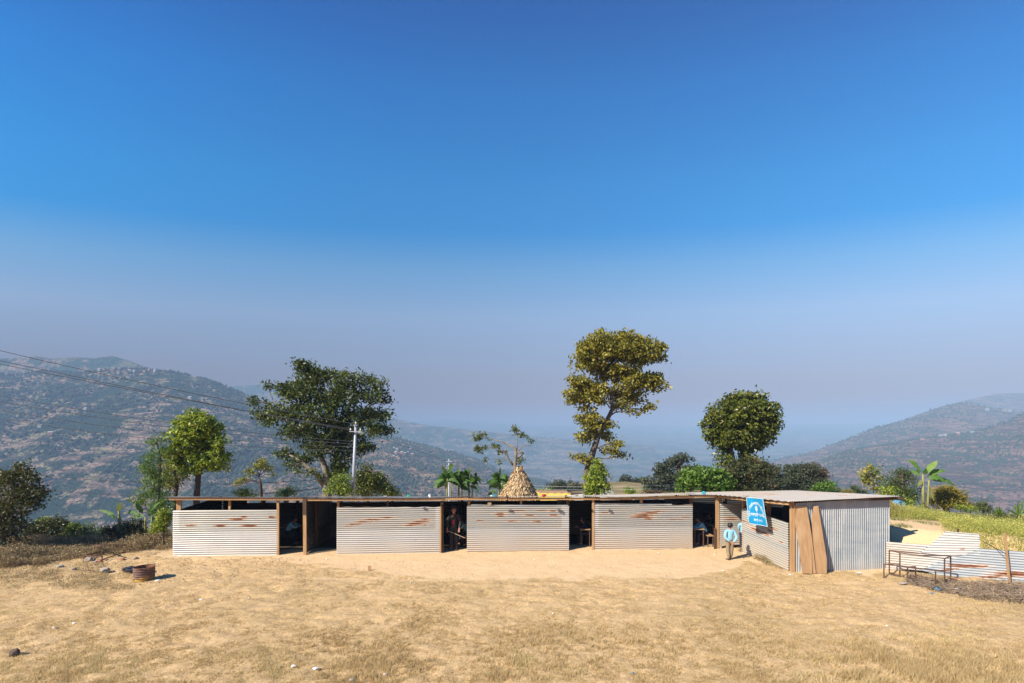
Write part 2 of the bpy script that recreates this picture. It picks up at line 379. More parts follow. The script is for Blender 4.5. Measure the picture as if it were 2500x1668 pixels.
hill('hills', [(-900, 900), (0, 876), (40, 874), (84, 869), (127, 876), (191, 872), (230, 875), (273, 869), (306, 878), (357, 896), (430, 918), (520, 950), (700, 1010), (900, 1060)], 1420, 1150, 1215, hm_val, 8, seed=6)
hill('hills', [(300, 960), (500, 950), (591, 941), (676, 939), (760, 958), (860, 990), (962, 1022), (1050, 1040), (1200, 1055), (1400, 1075), (1600, 1090)], 2300, 1750, 1190, hm_val, 9, seed=7)
hill('valley', [(200, 1050), (800, 1040), (1100, 1025), (1300, 1040), (1500, 1036), (1800, 1045), (1950, 1036), (2200, 1034), (2600, 1034)], 5600, 900, 1300, hm_val, 14, seed=8, nu=420, nv=200, gl=260)

# far woodland that reads as one mass: small clumps on the slopes
def octa(c, s):
    n = len(c); base = np.array([(1, 0, 0), (0, 1, 0), (-1, 0, 0), (0, -1, 0), (0, 0, 1.1), (0, 0, -.6)], float)
    V = c[:, None, :] + base[None] * s[:, None, None] * (1 + rng.uniform(-.3, .3, (n, 6, 1)))
    f = np.array([(0, 1, 4), (1, 2, 4), (2, 3, 4), (3, 0, 4), (1, 0, 5), (2, 1, 5), (3, 2, 5), (0, 3, 5)])
    return V.reshape(-1, 3), (np.arange(n)[:, None, None] * 6 + f[None]).reshape(-1, 3)
cs, ss = [], []
for key, n, smin, smax, tlo in (('hills1', 9000, 2.2, 4.6, .1), ('hills2', 5000, 1.6, 3.6, .2), ('hills3', 6500, 1.3, 2.8, .25), ('hills4', 3500, 2, 4, .4)):
    Xh, D, Zh, U, T = HILLS[key]; nv, nu = Xh.shape; vis = int((T[:, 0] <= 1).sum())
    i = np.clip((tlo + (1 - tlo) * rng.random(n * 3)) * vis, 0, vis - 1).astype(int); j = rng.integers(0, nu, n * 3)
    w = fbm(Xh[i, j] / 70 + 3, D[i, j] / 70, 3); ok = w + rng.uniform(-.12, .12, n * 3) > .5; i, j = i[ok][:n], j[ok][:n]
    rid = rng.integers(0, nu, n // 9); i = np.concatenate([i, np.full(len(rid), vis - 1)]); j = np.concatenate([j, rid])
    s = rng.uniform(smin, smax, len(i)); c = np.stack([Xh[i, j] + rng.uniform(-4, 4, len(i)), D[i, j] + rng.uniform(-4, 4, len(i)), Zh[i, j] + s * .3], 1)
    cs.append(c); ss.append(s)
V, F = octa(np.concatenate(cs), np.concatenate(ss))
tag(mesh('far_woodland', V, F, simple('far_trees', (.035, .055, .025), (.02, .035, .015), .05, 1, bump=0)), 'scattered dark green trees over the hazy mountain slopes and ridgelines', 'woodland', kind='stuff')

# ------------------------------------------------------------------ haze
HZ = NT('haze_air'); pv = HZ.n('VolumePrincipled')
pv.inputs['Color'].default_value = (.36, .53, .75, 1); pv.inputs['Density'].default_value = 5.0e-4; pv.inputs['Anisotropy'].default_value = -0.18
HZ.l(pv.outputs[0], HZ.out.inputs['Volume'])
hz = MB().box(-6000, 6000, -600, 6500, -300, 285).build('haze', HZ.m); tag(hz, 'pale blue haze filling the valley air', 'haze', kind='stuff')

# ------------------------------------------------------------------ corrugated sheets
PITCH, AMP = .0765, .0185
def blobs_val(u, v, blobs):
    r = np.zeros_like(u)
    for b in blobs:
        cx, cy, rx, ry = b[:4]; sl = b[4] if len(b) > 4 else 0
        d = ((u - cx) / rx) ** 2 + ((v - cy - sl * (u - cx)) / ry) ** 2
        r = np.maximum(r, 1.15 * np.exp(-d * .8))
    return r
def sheet(name, A, Bp, z0, z1, parent, mat, vert=False, rust=(), tone=None, dust=None, lean=0.0, warp=.012, seed=0, facing=1, off=0.0, phase=0.0, label=None, tilt=0.0):
    """corrugated sheet standing on the line A-B; z0, z1 numbers or functions of s"""
    A = np.array(A[:2], float); Bp = np.array(Bp[:2], float); L = np.linalg.norm(Bp - A); d = (Bp - A) / L; n = np.array((d[1], -d[0])) * facing
    f0 = z0 if callable(z0) else (lambda s: np.full_like(s, z0)); f1 = z1 if callable(z1) else (lambda s: np.full_like(s, z1))
    if vert:
        s = np.linspace(0, L, int(L / PITCH * 8) + 1); zz = np.linspace(0, 1, 40)
        S, Tt = np.meshgrid(s, zz); ZZ = f0(S) + (f1(S) - f0(S)) * Tt; w = AMP * 1.25 * np.sin(2 * np.pi * S / PITCH)
    else:
        s = np.linspace(0, L, max(int(L / .06), 8)); lo = f0(s).min(); hi = f1(s).max()
        zz = np.linspace(lo, hi, int((hi - lo) / PITCH * 8) + 1)
        S, ZZ = np.meshgrid(s, zz); ZZ = np.clip(ZZ, f0(S), f1(S)); w = AMP * np.sin(2 * np.pi * (ZZ + phase + .006 * np.sin(S * 1.3 + seed)) / PITCH)
    w = w + warp * (fbm(S * .8 + seed, ZZ * 1.2 + seed, 2) - .5) * 2 + off + lean * (ZZ - f0(S))
    ZZ = ZZ + tilt * S
    XX = A[0] + d[0] * S + n[0] * w; YY = A[1] + d[1] * S + n[1] * w
    V = np.stack([XX.ravel(), YY.ravel(), ZZ.ravel()], 1); F = grid_faces(*S.shape)
    area = np.linalg.norm(np.cross(V[F[:, 2]] - V[F[:, 0]], V[F[:, 3]] - V[F[:, 1]]), axis=1); F = F[area > 1e-7]
    u, v = px(V)
    rs = blobs_val(u, v, rust); tn = tone(u, v, S.ravel(), ZZ.ravel()) if tone else 0 * u; du = dust(u, v, S.ravel(), ZZ.ravel()) if dust else 0 * u
    o = mesh(name, V, F, mat, parent, True, attrs={'rust': rs, 'tone': tn, 'dust': du})
    if label: o['label'] = label
    return o

# front line of the long school shed
def fl(u, off=0.0):
    y = (17.806 + off * 1.002) / (1 - .0000539 * (u - CX)); return np.array([(u - CX) / FP * y, y])
DIR = np.array((1, .062)) / np.hypot(1, .062); NRM = np.array((-DIR[1], DIR[0]))
def atx(x, off=0.0): return np.array([x, 17.05 + .062 * (x + 12.2) + off])

school = thing('school_shed', 'long low school building of rusty corrugated sheets with open doorways on the sandy yard', 'building', (*fl(1250), 0))
def tone_std(split, pale=None):
    def f(u, v, s, z):
        t = np.where(z < split, .55, 0.0) * (1 - .4 * fbm(s * .7, z * 3, 2))
        if pale: t = np.where((u > pale[0]) & (u < pale[1]) & (z >= split), .45, t)
        return t
    return f
def dust_std(k=.6, top=.75): return lambda u, v, s, z: k * np.clip(1 - z / top, 0, 1) ** .8
panels = [
    (422, 680, 1.655, [(594, 1261.7, 12, 2.5), (579, 1268.5, 26, 3), (466, 1283, 17, 3), (538, 1284, 16, 4), (608, 1284, 22, 4), (664, 1263, 12, 3)], (422, 438), .10, 1),
    (822, 1077, 1.70, [(865, 1280, 27, 3), (889, 1274.5, 30, 2.6), (909, 1269, 34, 2.8), (945, 1263.7, 22, 2.4), (848, 1285, 14, 2), (1040, 1267.6, 18, 2.6), (1027, 1273.6, 28, 2.8), (1013, 1278.7, 30, 2.8), (998, 1283, 22, 2), (1038, 1282, 6, 2)], (1063, 1080), .45, 2),
    (1140, 1389, 1.70, [(1265, 1247, 26, 2), (1220, 1255, 20, 2.5), (1222, 1260, 14, 2.4), (1292, 1258, 15, 2), (1351.5, 1258, 14, 2.2), (1171, 1271, 14, 1.6), (1251, 1273, 14, 1.6), (1311, 1273.6, 13, 2.2), (1320, 1247, 20, 1.6), (1351, 1248, 12, 1.6)], (1372, 1392), .6, 3),
    (1448, 1691, 1.70, [(1588.5, 1252, 28, 2), (1573, 1257.5, 28, 2.6), (1566, 1262.5, 36, 2.6), (1583, 1267, 14, 2), (1476, 1251.5, 14, 2), (1672, 1262.5, 14, 2), (1650, 1267.6, 26, 1.8), (1610, 1248, 20, 1.6)], (1448, 1462), .75, 4),
    (1756, 1812, 1.69, [(1786, 1263.4, 24, 2.6), (1786, 1268.4, 24, 2.4)], (1756, 1767), .5, 5)]
for i, (u0, u1, zt, ru, pale, dk, sd) in enumerate(panels):
    top = (lambda s, zt=zt, i=i: zt + (.0 if i == 0 else .035) * np.clip(1 - s / 2.8, 0, 1) - .01 * np.sin(s * 9 + i) * (i > 0))
    bot = (lambda s: np.full_like(s, -.05)) if i < 4 else (lambda s: np.where(s > .12, .12, .0))
    sheet('wall_panel', fl(u0), fl(u1), bot, top, school, M['zinc'], rust=ru, tone=tone_std(.86, pale), dust=dust_std(dk, .8 if i > 1 else .5), seed=sd * 3.3, phase=sd * .02)
# bent-back upper sheet edges seen above panels three and four
for (u0, u1, za, zb) in ((1150, 1386, 1.735, 1.785), (1450, 1640, 1.735, 1.80)):
    sheet('wall_panel', fl(u0, .05), fl(u1, .05), (lambda s: s * 0 + 1.66), (lambda s, za=za, zb=zb: zb - (zb - za) * np.clip(s / 3.2, 0, 1)), school, M['zinc'], tone=lambda u, v, s, z: .15 + 0 * u, rust=[(1500, 1240, 30, 3)], seed=8)

# roof height laws
def z_front(u): return np.interp(u, [400, 440, 740, 880, 1000, 1140, 1180, 1420, 1500, 1600, 1685, 1740, 1925, 2190], [2.17, 2.15, 2.115, 2.085, 2.06, 2.10, 2.075, 2.085, 2.03, 2.07, 2.11, 2.10, 2.27, 2.40])
def post(u, z0, z1, w=.09, off=.0, lean=0, mat='wood', d=.06, name='post', lab=None):
    a = fl(u, off); b = fl(u + lean, off)
    o = MB().bar((a[0], a[1], z0), (b[0], b[1], z1), w, d or w, up=(0, 1, 0)).build(name, M[mat], school)
    if lab: o['label'] = lab
for (u, z0, w, mat, lean) in ((437, -.05, .16, 'wood', 0), (561, 1.5, .08, 'wood', 0), (679, -.1, .08, 'wood', 0), (745, -.1, .12, 'wood', -1), (826, -.05, .08, 'wood', 0),
                        (946, 1.5, .07, 'wood_dark', 0), (1079, -.1, .10, 'wood_dark', 0), (1145, -.05, .09, 'wood', 0), (1272, 1.5, .08, 'wood', 0), (1386, 1.4, .13, 'wood_dark', 0),
                        (1448, -.1, .08, 'wood', 0), (1565, 1.5, .11, 'wood', 0), (1686, 1.4, .14, 'wood_dark', 0), (1751, -.1, .12, 'wood', 0)):
    post(u, z0, float(z_front(u)) - .06, w, .10 if z0 > 1 or u in (437, 826, 1145) else .01, lean, mat)
post(1075.5, -.05, 1.72, .06, -.03, 0, 'wood'); post(1745, -.05, .8, .05, -.04, 0, 'wood_dark')
post(744, 1.46, 2.08, .13, -.1, 0, 'wood_dark', .05, 'board_splice')
# front beams
for (u0, u1, dz) in ((415, 745, .0), (745, 1083, -.02), (1083, 1240, .0), (1240, 1545, -.01), (1545, 1750, .0)):
    a = fl(u0, -.06); b = fl(u1 - 1.5, -.06)
    MB().bar((a[0], a[1], float(z_front(u0)) - .075 + dz), (b[0], b[1], float(z_front(u1)) - .075 + dz), .07, .085).build('eave_beam', M['wood'], school)
# back wall, its posts, side wall, partitions
xb0, xb1 = -12.35, 12.4
def back(x, o=0): p = atx(x, 3.05 + o); return p
sheet('back_wall', back(xb0), back(8.0), -.05, lambda s: np.where(s < 1.0, 1.75, 1.515 + .0 * s), school, M['zinc_shaded'], seed=21, dust=dust_std(.4))
sheet('back_wall', back(8.0), back(12.5), -.05, 1.86, school, M['zinc_shaded'], seed=22, dust=dust_std(.4))
sheet('side_wall', atx(-12.25, .05), back(-12.35), -.05, lambda s: 1.62 + .22 * np.clip(s / 3, 0, 1), school, M['zinc_shaded'], seed=23, dust=dust_std(.4), facing=1)
for x in (-10.6, -9.2, -5.2, -2.2, -.2, 2.4, 4.9, 7.4, 9.6):
    p = back(x, -.06); MB().bar((p[0], p[1], -.05), (p[0], p[1], 1.76), .09, .09, up=(0, 1, 0)).build('post', M['wood_dark'], school)
for (u, top) in ((747, 2.02), (1388, 1.95), (1689, 1.95)):
    a = fl(u, .12); b = a + NRM * 2.85; sheet('partition', a, b, .0, lambda s, top=top: top - .33 * s / 2.9, school, M['zinc_shaded'], seed=u, dust=dust_std(.3), warp=.006)
a = fl(747, .12); q = a + NRM * .95
MB().bar((q[0] + .06, q[1], -.05), (q[0] + .06, q[1], 1.95), .09, .09, up=(0, 1, 0)).build('post', M['wood_dark'], school)
p0 = a + NRM * 1.2; p1 = a + NRM * 2.5
MB().box8([(p0[0] + .05, p0[1], .75), (p1[0] + .05, p1[1], .75), (p1[0] + .08, p1[1], .75), (p0[0] + .08, p0[1], .75), (p0[0] + .05, p0[1], 1.72), (p1[0] + .05, p1[1], 1.6), (p1[0] + .08, p1[1], 1.6), (p0[0] + .08, p0[1], 1.72)]).build('blackboard', M['board'], school)

# roof sections
def roof(name, x0, x1, yf, yb, zf, zb, rust=.0, seed=0, parent=school):
    xs_ = np.arange(x0, x1, PITCH / 8); t = np.linspace(0, 1, 14); X_, T_ = np.meshgrid(xs_, t)
    yf_ = yf(X_); yb_ = yb(X_); Y_ = yf_ + (yb_ - yf_) * T_; Zz = zf(X_) + (zb(X_) - zf(X_)) * T_
    Zz = Zz + .012 * np.sin(2 * np.pi * X_ / PITCH) + .02 * (fbm(X_ * .9 + seed, Y_ * .9, 2) - .5)
    r = np.clip((fbm(X_ * 6 + seed, Y_ * .7, 3) - .5) * 3, 0, 1) * rust
    V = np.stack([X_.ravel(), Y_.ravel(), Zz.ravel()], 1)
    return mesh(name, V, grid_faces(*X_.shape), M['zinc_roof'], parent, True, attrs={'rust': r.ravel(), 'tone': 0 * r.ravel() + .1, 'dust': .25 + 0 * r.ravel()})
def mk(u0, u1, oh, dz, seed, rust):
    x0 = fl(u0)[0]; x1 = fl(u1)[0]
    yf = lambda x: 17.05 + .062 * (x + 12.2) - oh; yb = lambda x: 17.05 + .062 * (x + 12.2) + 3.45
    zf = lambda x: z_front(CX + FP * x / (yf(x) + oh)) + dz
    zb = lambda x: np.interp(x, [-13, -6, -1, 3, 7, 9], [1.72, 1.675, 1.655, 1.67, 1.73, 1.76]) + dz
    roof('roof', x0, x1, yf, yb, zf, zb, rust, seed)
for k, (u0, u1, oh, dz, ru) in enumerate(((408, 748, .15, .0, .3), (742, 1085, .17, .012, .4), (1080, 1142, .13, .0, .3), (1139, 1240, .16, .012, .3), (1236, 1500, .17, .0, .5), (1494, 1686, .19, .012, .7), (1680, 1741, .16, .0, .7))):
    mk(u0, u1, oh, dz, k * 7.7, ru)
# right block
SX, SD0, SD1 = 8.9, 15.1, 18.36
edge_y = lambda x: np.where(x < 8.74, np.interp(x, [7.72, 8.1, 8.42, 8.70], [17.95, 16.9, 15.75, 14.80]), np.interp(x, [8.70, 12.52], [14.80, 15.17]))
edge_z = lambda x: np.interp(x, [7.72, 8.74, 9.5, 12.52], [2.12, 2.275, 2.29, 2.40])
roof('roof', 7.72, 12.52, edge_y, lambda x: 21.0 + 0 * x, edge_z, lambda x: np.interp(x, [7.7, 13], [1.86, 1.97]), .9, 77)
a_ = np.array((SX, SD1)); b_ = np.array((SX - .03, SD0))
swr = [(1817, 1273, 9, 2.2, .36), (1830, 1278, 14, 2, .36), (1846, 1294, 18, 4.5, .40), (1868, 1303, 14, 4, .42), (1889, 1291, 12, 2.3, .40), (1907, 1323.5, 8, 2.4, .45), (1880, 1296, 8, 3, .42)]
sheet('wall_panel', (8.62, 17.65), (8.88, 15.12), .86, 1.69, school, M['zinc'], rust=swr, seed=31, dust=dust_std(.2), facing=1, off=.012, tone=lambda u, v, s, z: .1 + 0 * u, tilt=-.055)
sheet('wall_panel', (8.62, 17.65), (8.88, 15.12), -.1, .89, school, M['zinc'], seed=32, dust=dust_std(.45), facing=1, tone=lambda u, v, s, z: .1 + 0 * u, tilt=-.055)
for y, w, z0, m, px_ in ((17.62, .07, -.05, 'wood', 8.66), (17.5, .06, 1.5, 'wood_dark', 8.74), (16.27, .10, 1.40, 'wood', 8.87), (15.06, .10, -.05, 'wood', 8.95)):
    MB().bar((px_, y, z0), (px_, y, 2.1 + (18.2 - y) * .045), w, w, up=(0, 1, 0)).build('post', M[m], school)
MB().bar((7.95, 18.05, 2.03), (8.80, 14.95, 2.18), .07, .08).build('eave_beam', M['wood'], school)
MB().bar((9.0, 15.18, 2.18), (12.8, 15.42, 2.31), .06, .08).build('eave_beam', M['wood_dark'], school)
MB().bar((8.985, 15.0, -.05), (8.985, 15.0, 2.15), .06, .04, up=(0, 1, 0)).build('corner_board', M['wood'], school)
cold = lambda u, v, s, z: .05 + .25 * (fbm(s * 6, z * .8, 2) > .55)
sheet('wall_panel', (9.05, 15.04), (12.36, 15.42), lambda s: s * 0 - .02, lambda s: 2.19 + .12 * s / 3.3, school, M['zinc_new'], vert=True, seed=41, tone=cold, dust=dust_std(.25, .35), warp=.006)
sheet('wall_panel', (9.05, 15.0), (9.33, 15.03), lambda s: s * 0 - .03, 1.42, school, M['zinc_new'], vert=True, seed=43, tone=lambda u, v, s, z: .5 + 0 * u, warp=.004)
sheet('side_wall', (12.36, 15.43), (12.42, 21.7), -.05, lambda s: 2.30 - .085 * s, school, M['zinc_shaded'], vert=True, seed=42)
# floor strip of the rooms
# bell under the eave, lamp tube and sockets inside
bell = thing('school_bell', 'round brass gong hanging under the eave above the third wall panel', 'bell', (*fl(1195, .03), 1.9))
p = P(1195, 1230.5, 17.75); g = MB()
for k in range(1): g.tube([p + (0, .012, 0), p + (0, -.012, 0)], [.078, .074], 20)
g.build('gong', simple('dull_brass', (.36, .26, .14), (.25, .18, .1), 20, .5), bell); MB().tube([p + (0, 0, .07), p + (0, 0, .16)], .008, 5).build('cord', M['wire'], bell)

# ------------------------------------------------------------------ school sign
sg = thing('school_sign', 'bright blue school sign with white lettering hung on the side wall beside the boy', 'sign', (8.72, 17.2, 1.1))
TL, TR, BR, BL = np.array((8.86, 17.84, 2.035)), np.array((8.70, 16.72, 2.13)), np.array((8.76, 16.36, 1.205)), np.array((8.80, 17.52, 1.12))
TL = P(1823.7, 1214.7, 16.45); TR = P(1863, 1218.2, 15.72); BR = P(1874.3, 1285.8, 15.62); BL = P(1828.6, 1277.5, 16.45)
def sp(a, b, o=0.0):       # a 0..1 across, b 0..1 up
    p = (BL * (1 - a) + BR * a) * (1 - b) + (TL * (1 - a) + TR * a) * b
    n = np.cross(BR - BL, TL - BL); n = n / np.linalg.norm(n); return p + n * (o + .018 * math.sin(a * 7 + b * 2))
N1 = 14; V = [sp(i / N1, j / N1) for j in range(N1 + 1) for i in range(N1 + 1)] + [sp(i / N1, j / N1, -.02) for j in range(N1 + 1) for i in range(N1 + 1)]
F = [tuple(f) for f in grid_faces(N1 + 1, N1 + 1)]; k = (N1 + 1) ** 2; F += [tuple(x + k for x in f[::-1]) for f in F]
blue = NT('sign_blue'); bf = blue.noise(2.5, 3); bmt = blue.done(blue.bsdf(blue.mix(blue.mapr(bf, .3, .7), (.0, .20, .42), (.0, .27, .50)), .45))
mesh('panel', V, F, bmt, sg, True)
fr = MB()
for (a0, b0, a1, b1) in ((0, 0, 1, 0), (1, 0, 1, 1), (1, 1, 0, 1), (0, 1, 0, 0)):
    fr.tube([sp(a0 + (a1 - a0) * t, b0 + (b1 - b0) * t, 0) for t in np.linspace(0, 1, 9)], .012, 5)
fr.build('frame', simple('pale_frame', (.45, .62, .70), None, 5), sg)
SW, SHh = float(np.linalg.norm(BR - BL)), float(np.linalg.norm(TL - BL))
def sign_text(s, cx, cy, h, rot=0, sx=1.0, name='lettering'):
    cu = bpy.data.curves.new('t', 'FONT'); cu.body = s; cu.size = 1; cu.align_x = 'CENTER'; cu.align_y = 'CENTER'; cu.offset = .003
    ob = bpy.data.objects.new('t', cu); COL.objects.link(ob); dg = bpy.context.evaluated_depsgraph_get(); dg.update()
    me = bpy.data.meshes.new_from_object(ob.evaluated_get(dg)); bpy.data.objects.remove(ob)
    out = [(v.co.x, v.co.y) for v in me.vertices]; fs = [tuple(p.vertices) for p in me.polygons]; bpy.data.meshes.remove(me)
    V = []
    c, s_ = math.cos(rot), math.sin(rot)
    for (x, y) in out:
        x *= h * sx * SW / 1.2; y *= h * SHh / .93; X_ = x * c - y * s_; Y_ = x * s_ + y * c
        V.append(sp(cx + X_ / SW, cy + Y_ / SHh, .006))
    return V, fs
tb = MB()
arc = ["श्री", "स", "र", "स्व", "ती", "मा", "ध्य", "मि", "क", "वि", "द्या", "ल", "य"]
for i, ch in enumerate(arc):
    t_ = i / (len(arc) - 1); ang = math.pi * (1.0 - t_) * 1.06 - .09
    cx = .50 + .40 * math.cos(ang); cy = .36 + .44 * math.sin(ang) ** .85 if math.sin(ang) > 0 else .34
    V_, F_ = sign_text(ch, cx, cy, .125, (ang - math.pi / 2) * .8, 1.15)
    if V_: mesh('letter', V_, F_, M['letter'], sg)
t2 = MB(); t2.add(*sign_text("मार्घापुर्छ-९,",   .42, .38, .125, .03, 1.0)); t2.build('name_lettering', M['letter'], sg)
t2 = MB(); t2.add(*sign_text("ताजाल", .80, .37, .125, .03, 1.0)); t2.build('town_lettering', M['letter'], sg)
t3 = MB(); t3.add(*sign_text("काभ्रे २०१८", .54, .17, .115, .0, 1.0)); t3.build('place_lettering', M['letter'], sg)
em = MB()
for q in (0, 1):
    pts = [(.50 + .085 * math.cos(a) / 1.2, .60 + .11 * math.sin(a)) for a in [math.pi / 2 + q * math.pi + k * 2 * math.pi / 3 for k in range(3)]]
    for k in range(3):
        em.tube([sp(*pts[k], .006), sp(*pts[(k + 1) % 3], .006)], .010, 4)
for k in range(4): em.tube([sp(.47 + .02 * k, .57, .006), sp(.47 + .02 * k, .63, .006)], .006, 4)
em.tube([sp(.505, .48, .006), sp(.505, .42, .006)], .006, 4)
em.build('star_emblem', simple('emblem_pale', (.62, .68, .9), (.4, .5, .85), 30), sg)

# ------------------------------------------------------------------ boards leaning on the shed
def board(pts, name, label):
    V = [P(u, v, 15.02 - (v - 1235) / 165 * .25) for (u, v) in pts]; n = len(V); bk = [v + (0, .018, .002) for v in V]
    F = [tuple(range(n))[::-1], tuple(range(n, 2 * n))] + [(i, (i + 1) % n, (i + 1) % n + n, i + n) for i in range(n)]
    o = mesh(name, V + bk, F, M['ply']); o.data.materials[0] = M['ply']; return tag(o, label, 'board', 'boards leaning on the shed')
t = NT('plywood'); v = t.scale(t.pos(), (7, 7, .7)); f = t.noise(2.5, 5, .6, v); g2 = t.noise(1.1, 4)
c = t.mix(t.mapr(f, .3, .7), (.46, .285, .145), (.34, .195, .092)); c = t.mix(t.mapr(g2, .5, .62, 0, .6), c, (.50, .34, .19)); M['ply'] = t.done(t.bsdf(c, .7, 0, t.bump(f, .15, .003), .3))
board([(1936, 1236), (1969.5, 1235), (1982, 1310), (1992.2, 1400), (1985.4, 1400.5), (1982.6, 1340), (1981.5, 1345), (1983.2, 1401), (1958.8, 1400), (1950, 1330)], 'wooden_board', 'wide pale board leaning on the shed, split near its lower right edge')
board([(1987, 1235.4), (1997.8, 1235.4), (2012, 1325), (2018.5, 1365), (2018.8, 1401), (1994.5, 1400), (1985.4, 1318), (1981.8, 1266)], 'wooden_board', 'narrower orange-brown board tapering to its top, leaning right of the wide board')

# ------------------------------------------------------------------ low corrugated fence at right
fence = thing('tin_fence', 'low patched fence of dented corrugated sheets beside the shed at right', 'fence', (13.5, 14.8, 0))
fa, fb = np.array((12.15, 15.3)), np.array((15.09, 13.88)); fd = (fb - fa) / np.linalg.norm(fb - fa)
fe = fb + fd * 3.5; wh = lambda u, v, s, z: .75 + 0 * u; wh2 = lambda u, v, s, z: .25 + 0 * u
sheet('fence_sheet', fa, fa + fd * 2.3, lambda s: .02 + .10 * np.clip(s - .2, 0, 2), .91, fence, M['zinc'], tone=wh, dust=lambda u, v, s, z: np.clip(.5 - s * .35, 0, .5), seed=51, warp=.03)
sheet('fence_sheet', fa + fd * .9, fe, lambda s: np.clip(.10 - s * .3, -.1, 1), lambda s: np.interp(s, [0, .25, .97, 1.4], [.14, .30, .66, .93]), fence, M['zinc_new'],
      rust=[(2364, 1382, 62, 5, .02), (2318, 1391, 34, 3, -.12), (2475, 1402, 66, 8, .02), (2418, 1409, 42, 4), (2330, 1378, 20, 2)], tone=wh2, seed=52, warp=.03, off=.05)
# leaning patch sheet, a slanted parallelogram
NR, NC = 90, 30
Ap, Bq, Cq, Dq = P(2307, 1297, 14.66), P(2390, 1303.6, 14.31), P(2392, 1355, 14.30), P(2240, 1355, 14.93)
Cq2 = P(2330, 1362, 14.35)
V = []
for j in range(NR + 1):
    b = j / NR
    for i in range(NC + 1):
        a = i / NC
        lo = Dq * (1 - a) + Cq * a; hi = Ap * (1 - a) + Bq * a; p = lo * (1 - b) + hi * b
        V.append(p + np.array((-.45, -.9, 0)) * (AMP * math.sin(b * .72 / PITCH * 2 * math.pi) + .03))
V = np.array(V); u_, v_ = px(V)
mesh('fence_sheet', V, grid_faces(NR + 1, NC + 1), M['zinc'], fence, True, attrs={'rust': blobs_val(u_, v_, [(2349, 1341, 10, 2)]), 'tone': .8 + 0 * u_, 'dust': 0 * u_})['label'] = 'bright slanted patch sheet standing above the fence'
pa = P(2455, 1420, 13.75); pb = P(2453.5, 1300, 13.9)
MB().bar(P(2464.5, 1424, 13.75), P(2452.5, 1301, 13.85), .045, .045, up=(0, 1, 0)).build('post', M['wood'], fence)
MB().bar(P(2339, 1306, 14.9), P(2339, 1291, 14.9), .035).build('post', M['wood_dark'], fence)
MB().tube([P(2455, 1352, 13.8), P(2430, 1338, 14.1), P(2415, 1330, 14.5), P(2400, 1322, 15)], .010, 5).build('tie_wire', M['wire'], fence)

# ------------------------------------------------------------------ furniture frames
def frame_thing(name, label, bars, loc, w=.025, group=None):
    t_ = thing(name, label, 'bench', loc, group)
    for nm, segs in bars:
        g = MB()
        for a, b in segs: g.bar(a, b, w)
        g.build(nm, M['rust_bar'], t_)
    return t_
def gp(u, v, z=0): D = FP * (CH - z) / (v - HY); return np.array([W(u, D), D, z])
h1, h2 = .76, .42
n0, n1 = gp(2197, 1411), gp(2306, 1428); f0, f1 = gp(2181, 1407) + (.02, .18, 0), gp(2321, 1421)
s0, s1 = gp(2158, 1411), gp(2284, 1429); m0 = s0 * .53 + s1 * .47; m1 = m0 + (.28, .05, 0)
up = lambda p, h: np.array((p[0], p[1], h))
frame_thing('metal_desk', 'rusty school desk and bench frame without boards in front of the low tin fence',
    [('desk_top_frame', [(up(n0, h1), up(n1, h1)), (up(f0, h1), up(f1, h1)), (up(n0, h1), up(f0, h1)), (up(n1, h1), up(f1, h1))]),
     ('leg', [(n0 - (0, 0, .02), up(n0, h1))]), ('leg', [(n1 - (0, 0, .02), up(n1, h1))]), ('leg', [(f0 - (0, 0, .02), up(f0, h1))]), ('leg', [(f1 - (0, 0, .02), up(f1, h1))]),
     ('bench_rail', [(up(s0, h2), up(s1, h2)), (up(m0, h2 + .005), up(m1, h2 + .005)), (up(s0, h2), up(n0, h2)), (up(s1, h2), up(n1, h2))]),
     ('leg', [(s0 - (0, 0, .02), up(s0, h2))]), ('leg', [(s1 - (0, 0, .02), up(s1, h2))]), ('leg', [(m0 - (0, 0, .02), up(m0, h2))]), ('leg', [(m1 - (0, 0, .02), up(m1, h2))]),
     ('foot_bar', [(up(n0, .06), up(f0, .06))]), ('foot_bar', [(up(m0, .06), up(m1, .06))])], (11.8, 14.1, 0))
K = lambda u, v, D: P(u, v, D)
frame_thing('metal_bench', 'overturned rusty bench frame lying in dry weeds left of the shed',
    [('top_rail', [(K(231, 1331, 17.2), K(309, 1330.5, 17.6)), (K(270, 1331, 18.2), K(309, 1330.5, 17.6)), (K(231, 1331, 17.2), K(270, 1331, 18.2))]),
     ('leg', [(K(231, 1331, 17.2), K(226, 1357, 17.0))]), ('leg', [(K(247.5, 1332, 16.4), K(250, 1375, 16.1))]), ('leg', [(K(270, 1331, 18.2), K(267, 1345, 18.0))]),
     ('leg', [(K(284.5, 1333, 17.5), K(283, 1348, 17.4))]), ('leg', [(K(307, 1331, 17.6), K(305, 1349, 17.5))]), ('leg', [(K(205, 1356, 16.4), K(204, 1377, 16.2))]),
     ('bottom_rail', [(K(205, 1356, 16.4), K(268, 1343, 18.1)), (K(251, 1366, 16.3), K(304, 1347.5, 17.5)), (K(205, 1356, 16.4), K(251, 1360, 16.3))]),
     ('brace', [(K(231, 1331, 17.2), K(247.5, 1332, 16.4))])], (-14.5, 17, 0), .032)

